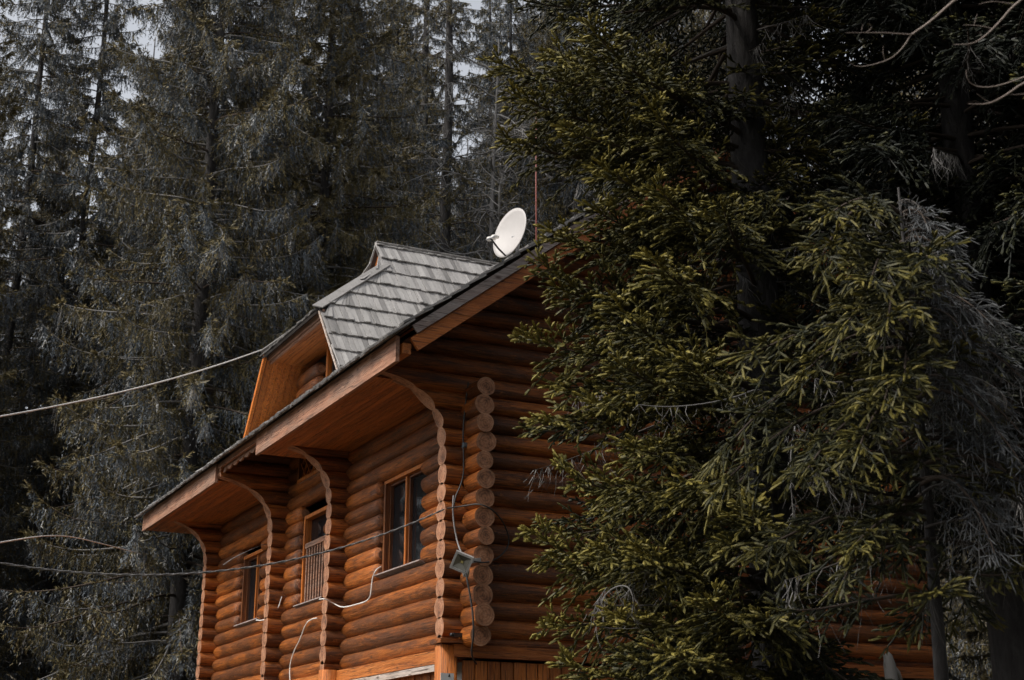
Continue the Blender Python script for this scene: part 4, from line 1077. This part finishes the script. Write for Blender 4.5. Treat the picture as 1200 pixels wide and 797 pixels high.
# young drooping spruce nearer the lens, its outer side dead and grey
B_pos = heading(1066, 8.2); B_pos[2] = ground_z(B_pos[0], B_pos[1])
apexB = sight(1066, 168, 8.2)[2]-B_pos[2]
def rad_B(z, az):
    d = apexB-z
    l = max(0.0, cos(ang(az, az_left)))
    return min(0.16+0.42*d, 0.98)*(0.72+0.35*l)
EXTRA = {}
def extra_B(rng, leaf, twig, limbs):
    for (px, py, dist, tn) in [(866,421,7.7,0.6),(975,285,7.8,0.6),(972,250,7.9,0.55),(958,310,7.7,0.5),(1035,475,7.3,0.6),(1060,440,7.3,0.55),(835,580,7.9,0.6),(835,545,8.0,0.55),(940,560,7.5,0.5),(1000,640,7.4,0.55),(1005,530,7.3,0.55),(880,650,7.9,0.5),(985,690,7.6,0.45),(1090,300,7.5,0.5),(1020,330,7.4,0.55),(1040,380,7.3,0.6),(990,380,7.5,0.55),(940,440,7.6,0.55)]:
        tip = sight(px, py, dist)-B_pos; hl = math.hypot(tip[0], tip[1]); az = math.atan2(tip[0], tip[1]); tn -= 0.08
        el, dr, up_ = rng.uniform(0.0, 0.15), rng.uniform(0.5, 0.8), rng.uniform(0.12, 0.22)
        L = hl/0.88; zb = min(tip[2]-L*(el-dr+up_), apexB-0.1)
        P = axis_curve(L, az, el, dr, up_, 0.0); P[-1] = P[-1]
        P = P+(tip-np.array([0, 0, zb])-P[-1])*np.linspace(0, 1, len(P))[:, None]**2
        near_branch(rng, leaf, twig, limbs, np.array([0, 0, zb]), P, 18, 0.016, 0.0042, 0.058, 0.040, 0.28, tn, 0.45, bare=0.25, core=0.0078, fan=0.5)
    # grey dead side: drooping boughs gone grey, and bare wiry ones
    dead_ = Leafer()
    for k in range(34):
        az = az_left+pi+rng.normal(0, 0.7); zb = apexB-0.02-1.75*rng.random()**1.1; L = min(0.28+0.42*(apexB-zb), 1.0)*rng.uniform(0.7, 1.1)
        P = axis_curve(L, az, rng.uniform(0.1, 0.45), rng.uniform(0.7, 1.2), 0.15, rng.normal(0, 0.2))
        near_branch(rng, dead_, twig, limbs, np.array([0, 0, zb]), P, 10, 0.013, 0.0030, 0.06, 0.042, 0.28, 0.22, 0.9, bare=0.15, core=0.0030, fan=0.7)
    EXTRA['dead_boughs'] = [np.clip(t_, 0.0, 0.33) for t_ in dead_.T]; dead_.T = EXTRA['dead_boughs']; EXTRA['dead_boughs'] = dead_.mesh('dead_boughs', M['grey_bough'])
    for k in range(36):
        az = az_left+pi+rng.normal(0, 0.75); zb = apexB-rng.uniform(0.0, 1.9); L = min(0.25+0.4*(apexB-zb), 0.95)*rng.uniform(0.6, 1.1)
        P = axis_curve(L, az, rng.uniform(0.1, 0.5), rng.uniform(0.5, 1.0), 0.1, rng.normal(0, 0.2))+np.array([0, 0, zb])
        limbs.tube(P, np.linspace(0.007, 0.0015, len(P)), 5, 1, 0.5*rng.random(), cap=False)
        X, T, Lc = curve_at(P, np.linspace(0.15*L, 1.0*L, 24)); hair(rng, twig, X, int(70*L)+10, 0.26, 0.0040, 0.33, 0.5)
B_m = near_spruce(23, apexB+0.05, rad_B, 2.7, apexB, 0.24, 6, 12, 0.017, 0.0050, 0.065, 0.072, 0.048, 0.40, extra_B, dead=0.25, smax=0.28, hang=0.45, core=0.0080)
tb_ = place_near('spruce_tree', 'young spruce with drooping top, green on one side and dead grey on the other', B_pos, B_m)
o = bpy.data.objects.new('dead_boughs', EXTRA['dead_boughs']); COL.objects.link(o); o.parent = tb_; o['label'] = 'drooping grey dead boughs'

# spruces crowding the end of the cabin, shade put into their darker needle tint
def rad_C(z, az): return (2.5 if z < 11 else max(0.3, 2.5*(18-z)/7))*(1+0.08*sin(2*az+z*1.3))
C_m = near_spruce(31, 18.0, rad_C, 3.9, 15.5, 0.33, 8, 7, 0.024, 0.009, 0.22, 0.095, 0.062, 0.12, None, dead=0.08, smax=0.5, hang=0.4, zfull=11, core=0.012)
for (px, dist, rz, lb) in ((1345, 14.5, 0.0, 'dark dense spruce reaching in under the pale bare twigs'), (1235, 13.6, 1.9, 'dark spruce off the far corner of the log gable'), (1150, 12.8, 4.0, 'dark spruce right behind the young half grey spruce')):
    p_ = heading(px, dist); p_[2] = ground_z(p_[0], p_[1])
    t_ = place_near('spruce_tree', lb, p_, C_m); t_.rotation_euler.z = rz
# unseen spruces added only to shade this corner
for (px, dist, rz) in ((1950, 8.0, 2.9), (1640, 11.0, 4.2), (1520, 19.0, 0.7), (2300, 6.5, 1.2), (2900, 7.0, 3.6)):
    p_ = heading(px, dist); p_[2] = ground_z(p_[0], p_[1])
    t_ = place_near('spruce_tree', 'unseen spruce added outside the picture to shade the clearing', p_, C_m, 'unseen spruces added for shade'); t_.rotation_euler.z = rz

# ---------------- forest spruces with hanging curtains of grey twigs
def far_spruce(seed, h, z0, z1, R, dz, per, r0, hang=0.72, olive=0.5, blades=10, bw=0.024, bl=0.095, sparse=1.0, sp=0.046, pale=0.62):
    rng = np.random.default_rng(seed)
    leaf, twig, limbs = Leafer(), Leafer(), MB()
    z = z0; az = rng.random()*6.28
    while z < z1:
        for k in range(per):
            az += 2.39996+rng.normal(0, 0.3); zb = z+rng.uniform(-0.5, 0.5)*dz
            if rng.random() > sparse: continue
            q = zb/h; L = R*np.clip((1.02-q)*1.9, 0.08, 1.0)*rng.uniform(0.6, 1.12)
            el = rng.uniform(0.0, 0.25)-0.15*(1-q)
            P = axis_curve(L, az, el, rng.uniform(0.45, 0.85), rng.uniform(0.35, 0.72), rng.normal(0, 0.16))+np.array([0, 0, zb])
            pl = rng.random() < pale
            limbs.tube(P, np.linspace(0.010+0.007*L, 0.006, len(P)), 4, 1 if pl else 0, 0.5+0.5*rng.random() if pl else 0.3*rng.random(), cap=False)
            s_ = np.arange(0.14*L, L, sp/2); s_ = s_+rng.normal(0, sp*0.3, len(s_)); n = len(s_)
            X, T, Lc = curve_at(P, s_); S = unit(np.cross(T, Zh))
            gz_ = rng.beta(0.5, 0.5) if rng.random() < 0.6 else rng.random()
            grey = rng.random(n) > olive*(0.35+1.1*gz_)
            lh = hang*rng.uniform(0.3, 1.15, n)*np.clip(0.35+1.3*s_/Lc, 0, 1)*np.clip((Lc-s_)/0.45+0.25, 0, 1)
            side = S*rng.normal(0, 0.26, (n, 1)); out_ = T*rng.uniform(-0.05, 0.35, (n, 1))
            d = unit(side+out_-Zh*rng.uniform(0.55, 1.2, (n, 1)))
            tb = np.where(grey, rng.uniform(0.02, 0.36, n), rng.uniform(0.46, 0.92, n))
            tb = np.where(rng.random(n) < 0.08, 0.98, tb)
            leaf.shoots(rng, X, d, lh, tb, blades, bl, bw, 0.5)
            # upper side green sprays
            m_ = int(n*0.55*olive*(0.5+gz_)); i = rng.integers(0, n, m_)
            if m_:
                dd = unit(T[i]*0.6+S[i]*rng.normal(0, 0.7, (m_, 1))+Zh*rng.uniform(-0.55, 0.25, (m_, 1)))
                leaf.shoots(rng, X[i], dd, rng.uniform(0.12, 0.34, m_), rng.uniform(0.45, 0.95, m_), blades, bl, bw*1.15, 0.55)
            if pl: hair(rng, twig, X, int(n*0.5), hang*0.9, 0.008, 0.5, 0.12)
        z += dz
    tr = MB(); trunk_mesh(tr, h, r0)
    hair(rng, twig, np.array([[0, 0, z0]]), 4, 0.2, 0.008)
    return to_mesh(tr, 'trunk', [M['bark']]), leaf.mesh('crown', M['far_needle']), twig.mesh('twigs', M['dead']), to_mesh(limbs, 'limbs', [M['twig'], M['dead']])
S1 = far_spruce(41, 27, 1.8, 25.5, 3.5, 0.42, 9, 0.24)
S2 = far_spruce(42, 30, 2.6, 28, 3.2, 0.42, 9, 0.22, 0.6, 0.66)
S3 = far_spruce(43, 30, 3.0, 28, 2.7, 0.52, 7, 0.18, 0.55, 0.3, 9)
S4 = far_spruce(44, 31, 14.5, 29.5, 2.4, 0.6, 6, 0.27, 0.35, 0.4, 7, sparse=0.8)      # bare lower stem
spots = [
    (S1, 232, 30.5, 0.3, 'broad spruce with grey twig curtains right behind the far eave of the cabin'),
    (S2, 372, 33.0, 1.0, 'olive tinged spruce rising behind the shingled dormer'),
    (S1, 196, 41.0, 2.4, 'grey shaggy spruce beside the thin trunked tree at the sky gap'),
    (S3, 86, 38.0, 0.0, 'thin dark spruce with open branches against the sky gap'),
    (S3, 12, 38.0, 2.0, 'dark open spruce at the very edge of the sky gap'),
    (S2, -150, 33.0, 4.0, 'dark spruce half cut off at the picture edge beyond the white cable'),
    (S4, 520, 36.0, 0.0, 'tall spruce with a thick bare dark trunk above the dormer ridge'),
    (S4, 492, 39.0, 1.7, 'tall spruce with a slimmer bare trunk next to the thick bare trunk'),
    (S3, 402, 40.0, 3.3, 'dark trunked spruce behind the olive spruce above the dormer'),
    (S2, 455, 44.0, 2.6, 'dull spruce deep in the wood between the bare trunks and the dormer'),
    (S2, 646, 44.0, 5.0, 'dull spruce in the wood just behind the satellite dish'),
    (S1, 300, 42.0, 4.4, 'shaggy spruce deep in the wood behind the dormer corner'),
    (S1, 665, 38.0, 5.4, 'spruce in the wood behind the big olive spruce'),
    (S1, 1236, 22.0, 0.8, 'shorter shaggy spruce past the far corner of the log gable'),
    (S2, 1150, 30.0, 2.8, 'low shaggy spruce seen past the end of the cabin'),
]
for (ms, px, dist, rz, lb) in spots:
    p_ = heading(px, dist); p_[2] = ground_z(p_[0], p_[1])
    t_ = place_near('spruce_tree', lb, p_, ms); t_.rotation_euler.z = rz
    if px > 1100: t_.scale = (0.6, 0.6, 0.6)
for i, (px, dist, s_) in enumerate(((-30, 36.0, 0.60), (44, 41.0, 0.70), (112, 39.0, 0.62), (150, 43.0, 0.8))):
    p_ = heading(px, dist); p_[2] = ground_z(p_[0], p_[1])
    t_ = place_near('spruce_tree', 'shorter shaggy spruce under the sky gap', p_, (S1, S2)[i % 2], 'shorter spruces under the sky gap'); t_.rotation_euler.z = 1.1+i*1.9; t_.scale = (s_, s_, s_)
GR = 'dim spruces deep in the wood'
back = [(200,52),(215,58),(270,55),(345,53),(430,58),(500,60),(480,50),(572,50),(600,46),(612,52),(625,58),(545,56),(620,52),(598,39),(700,47),(820,34),(885,37),(760,42),(840,45),(930,38),(1010,42),(1100,36),(1190,34),(1260,28),
        (165,68),(220,75),(320,72),(390,70),(470,74),(550,73),(640,70),(740,64),(850,60),(980,55),(1120,50),(1240,44)]
for i, (px, dist) in enumerate(back):
    p_ = heading(px, dist); p_[2] = ground_z(p_[0], p_[1])-0.1
    t_ = place_near('spruce_tree', 'dim spruce deep in the wood behind the nearer trees', p_, (S2, S3, S1)[i % 3], GR)
    t_.rotation_euler.z = i*1.37; s_ = 0.9+0.25*((i*7) % 5)/5; t_.scale = (s_, s_, s_)

ring_ = [(-95,15),(-120,19),(-150,16),(178,20),(150,17),(125,14),(105,20),(88,16),(70,22),(-135,27),(165,28),(135,27),(112,30),(92,27)]  # unseen spruces added round the clearing to block low sky light
for i, (deg, dist) in enumerate(ring_):
    a = YAW+radians(deg); p_ = np.array([sin(a)*dist, cos(a)*dist, 0]); p_[2] = ground_z(p_[0], p_[1])
    t_ = place_near('spruce_tree', 'unseen spruce added outside the picture to shade the clearing', p_, (S1, S2)[i % 2], 'unseen spruces added for shade'); t_.rotation_euler.z = i*2.1

# ---------------- pale dead tree between the bare trunks, bare tree at the edge
def bare_limb(rng, mb, p0, d, L, r, depth, mat=0, gnarl=0.25, drop=0.0):
    n = max(3, int(L/0.12)); pts = [p0]; d = unit(d)
    for k in range(n):
        d = unit(d+rng.normal(0, gnarl*0.35, 3)-Zh*drop*0.1); pts.append(pts[-1]+d*L/n)
    mb.tube(pts, np.linspace(r, r*0.35, len(pts)), 4 if depth else 6, mat, 0.35+0.65*rng.random(), cap=False)
    if depth > 0:
        for k in range(int(3+L*2.2)):
            i = rng.integers(len(pts)//4, len(pts)); dd = unit(d*0.7+rng.normal(0, 0.65, 3))
            bare_limb(rng, mb, pts[i], dd, L*rng.uniform(0.25, 0.5), r*0.5, depth-1, mat, gnarl, drop)
rng = np.random.default_rng(77)
p_ = heading(560, 33.5); p_[2] = ground_z(p_[0], p_[1])
dt = thing('dead_tree', p_, 'pale grey leafless tree tangled between the bare trunks above the dormer', 'tree')
tr = MB(); trunk_mesh(tr, 20, 0.16, (0.5, 0)); o = bpy.data.objects.new('trunk', to_mesh(tr, 'trunk', [M['dead']])); COL.objects.link(o); o.parent = dt
mb = MB()
for z in np.arange(4.5, 19, 0.17):
    az = rng.random()*6.28; bare_limb(rng, mb, np.array([0.5*z/20, 0, z]), np.array([sin(az), cos(az), rng.uniform(-0.2, 0.5)]), rng.uniform(0.9, 2.4), 0.028, 2, 0, 0.5, 0.15)
o = bpy.data.objects.new('branches', to_mesh(mb, 'branches', [M['dead']])); COL.objects.link(o); o.parent = dt

p_ = heading(1330, 6.4); p_[2] = ground_z(p_[0], p_[1])
bt = thing('bare_tree', p_, 'leafless tree whose thin pale twigs reach in at the top corner', 'tree')
tr = MB(); trunk_mesh(tr, 7.5, 0.09, (0.25, 0.1)); o = bpy.data.objects.new('trunk', to_mesh(tr, 'trunk', [M['bark']])); COL.objects.link(o); o.parent = bt
mb = MB()
def traced(pts, r0, r1, dist):
    P = np.array([sight(860+x/2.656, y/2.656, dist+0.0006*x)-p_ for (x, y) in pts])
    for _ in range(2):
        Q = [P[0]]
        for a, b in zip(P[:-1], P[1:]): Q += [a*0.75+b*0.25, a*0.25+b*0.75]
        P = np.array(Q+[P[-1]])
    mb.tube(P, np.linspace(r0, r1, len(P))*0.33, 6, 0, 0.75+0.2*rng.random(), cap=False)
T0 = (1250, 420)
traced([(1240, -420), (960, -190), (800, -90), (680, 0), (610, 65), (550, 105)], 0.022, 0.009, 5.2)
traced([(550, 105), (480, 100), (410, 99), (345, 100)], 0.008, 0.0025, 5.5); traced([(410, 99), (430, 82), (415, 70)], 0.004, 0.002, 5.45); traced([(395, 92), (400, 72)], 0.003, 0.002, 5.45)
traced([(550, 105), (525, 145), (490, 180), (430, 200), (380, 207), (355, 190)], 0.008, 0.0025, 5.5); traced([(470, 190), (462, 165), (463, 140)], 0.0035, 0.002, 5.5)
traced([(1240, -250), (1050, -120), (870, 10), (830, 60), (780, 110), (740, 135), (680, 136)], 0.018, 0.003, 5.0); traced([(800, 85), (760, 76), (712, 75)], 0.006, 0.0025, 5.25); traced([(770, 118), (765, 95)], 0.003, 0.002, 5.2); traced([(745, 76), (755, 40)], 0.003, 0.002, 5.2)
traced([(870, 10), (840, 5), (800, 0), (760, 10)], 0.006, 0.0025, 5.1)
traced([(1240, 150), (1080, 190), (903, 250), (850, 290), (800, 318), (760, 322), (728, 320)], 0.016, 0.003, 4.9); traced([(800, 318), (775, 305), (755, 288)], 0.004, 0.002, 5.1); traced([(1100, 260), (960, 280), (900, 290), (850, 292)], 0.010, 0.003, 4.9)
traced([(1100, 160), (903, 236), (830, 262), (780, 270), (740, 262), (722, 240), (722, 212)], 0.010, 0.0025, 5.4)
o = bpy.data.objects.new('branches', to_mesh(mb, 'branches', [M['pale_twig']])); COL.objects.link(o); o.parent = bt
# lift the whole place so that the ground in front of the lens lies at zero
for o in list(SC.objects):
    if o.parent is None: o.location.z += EYE
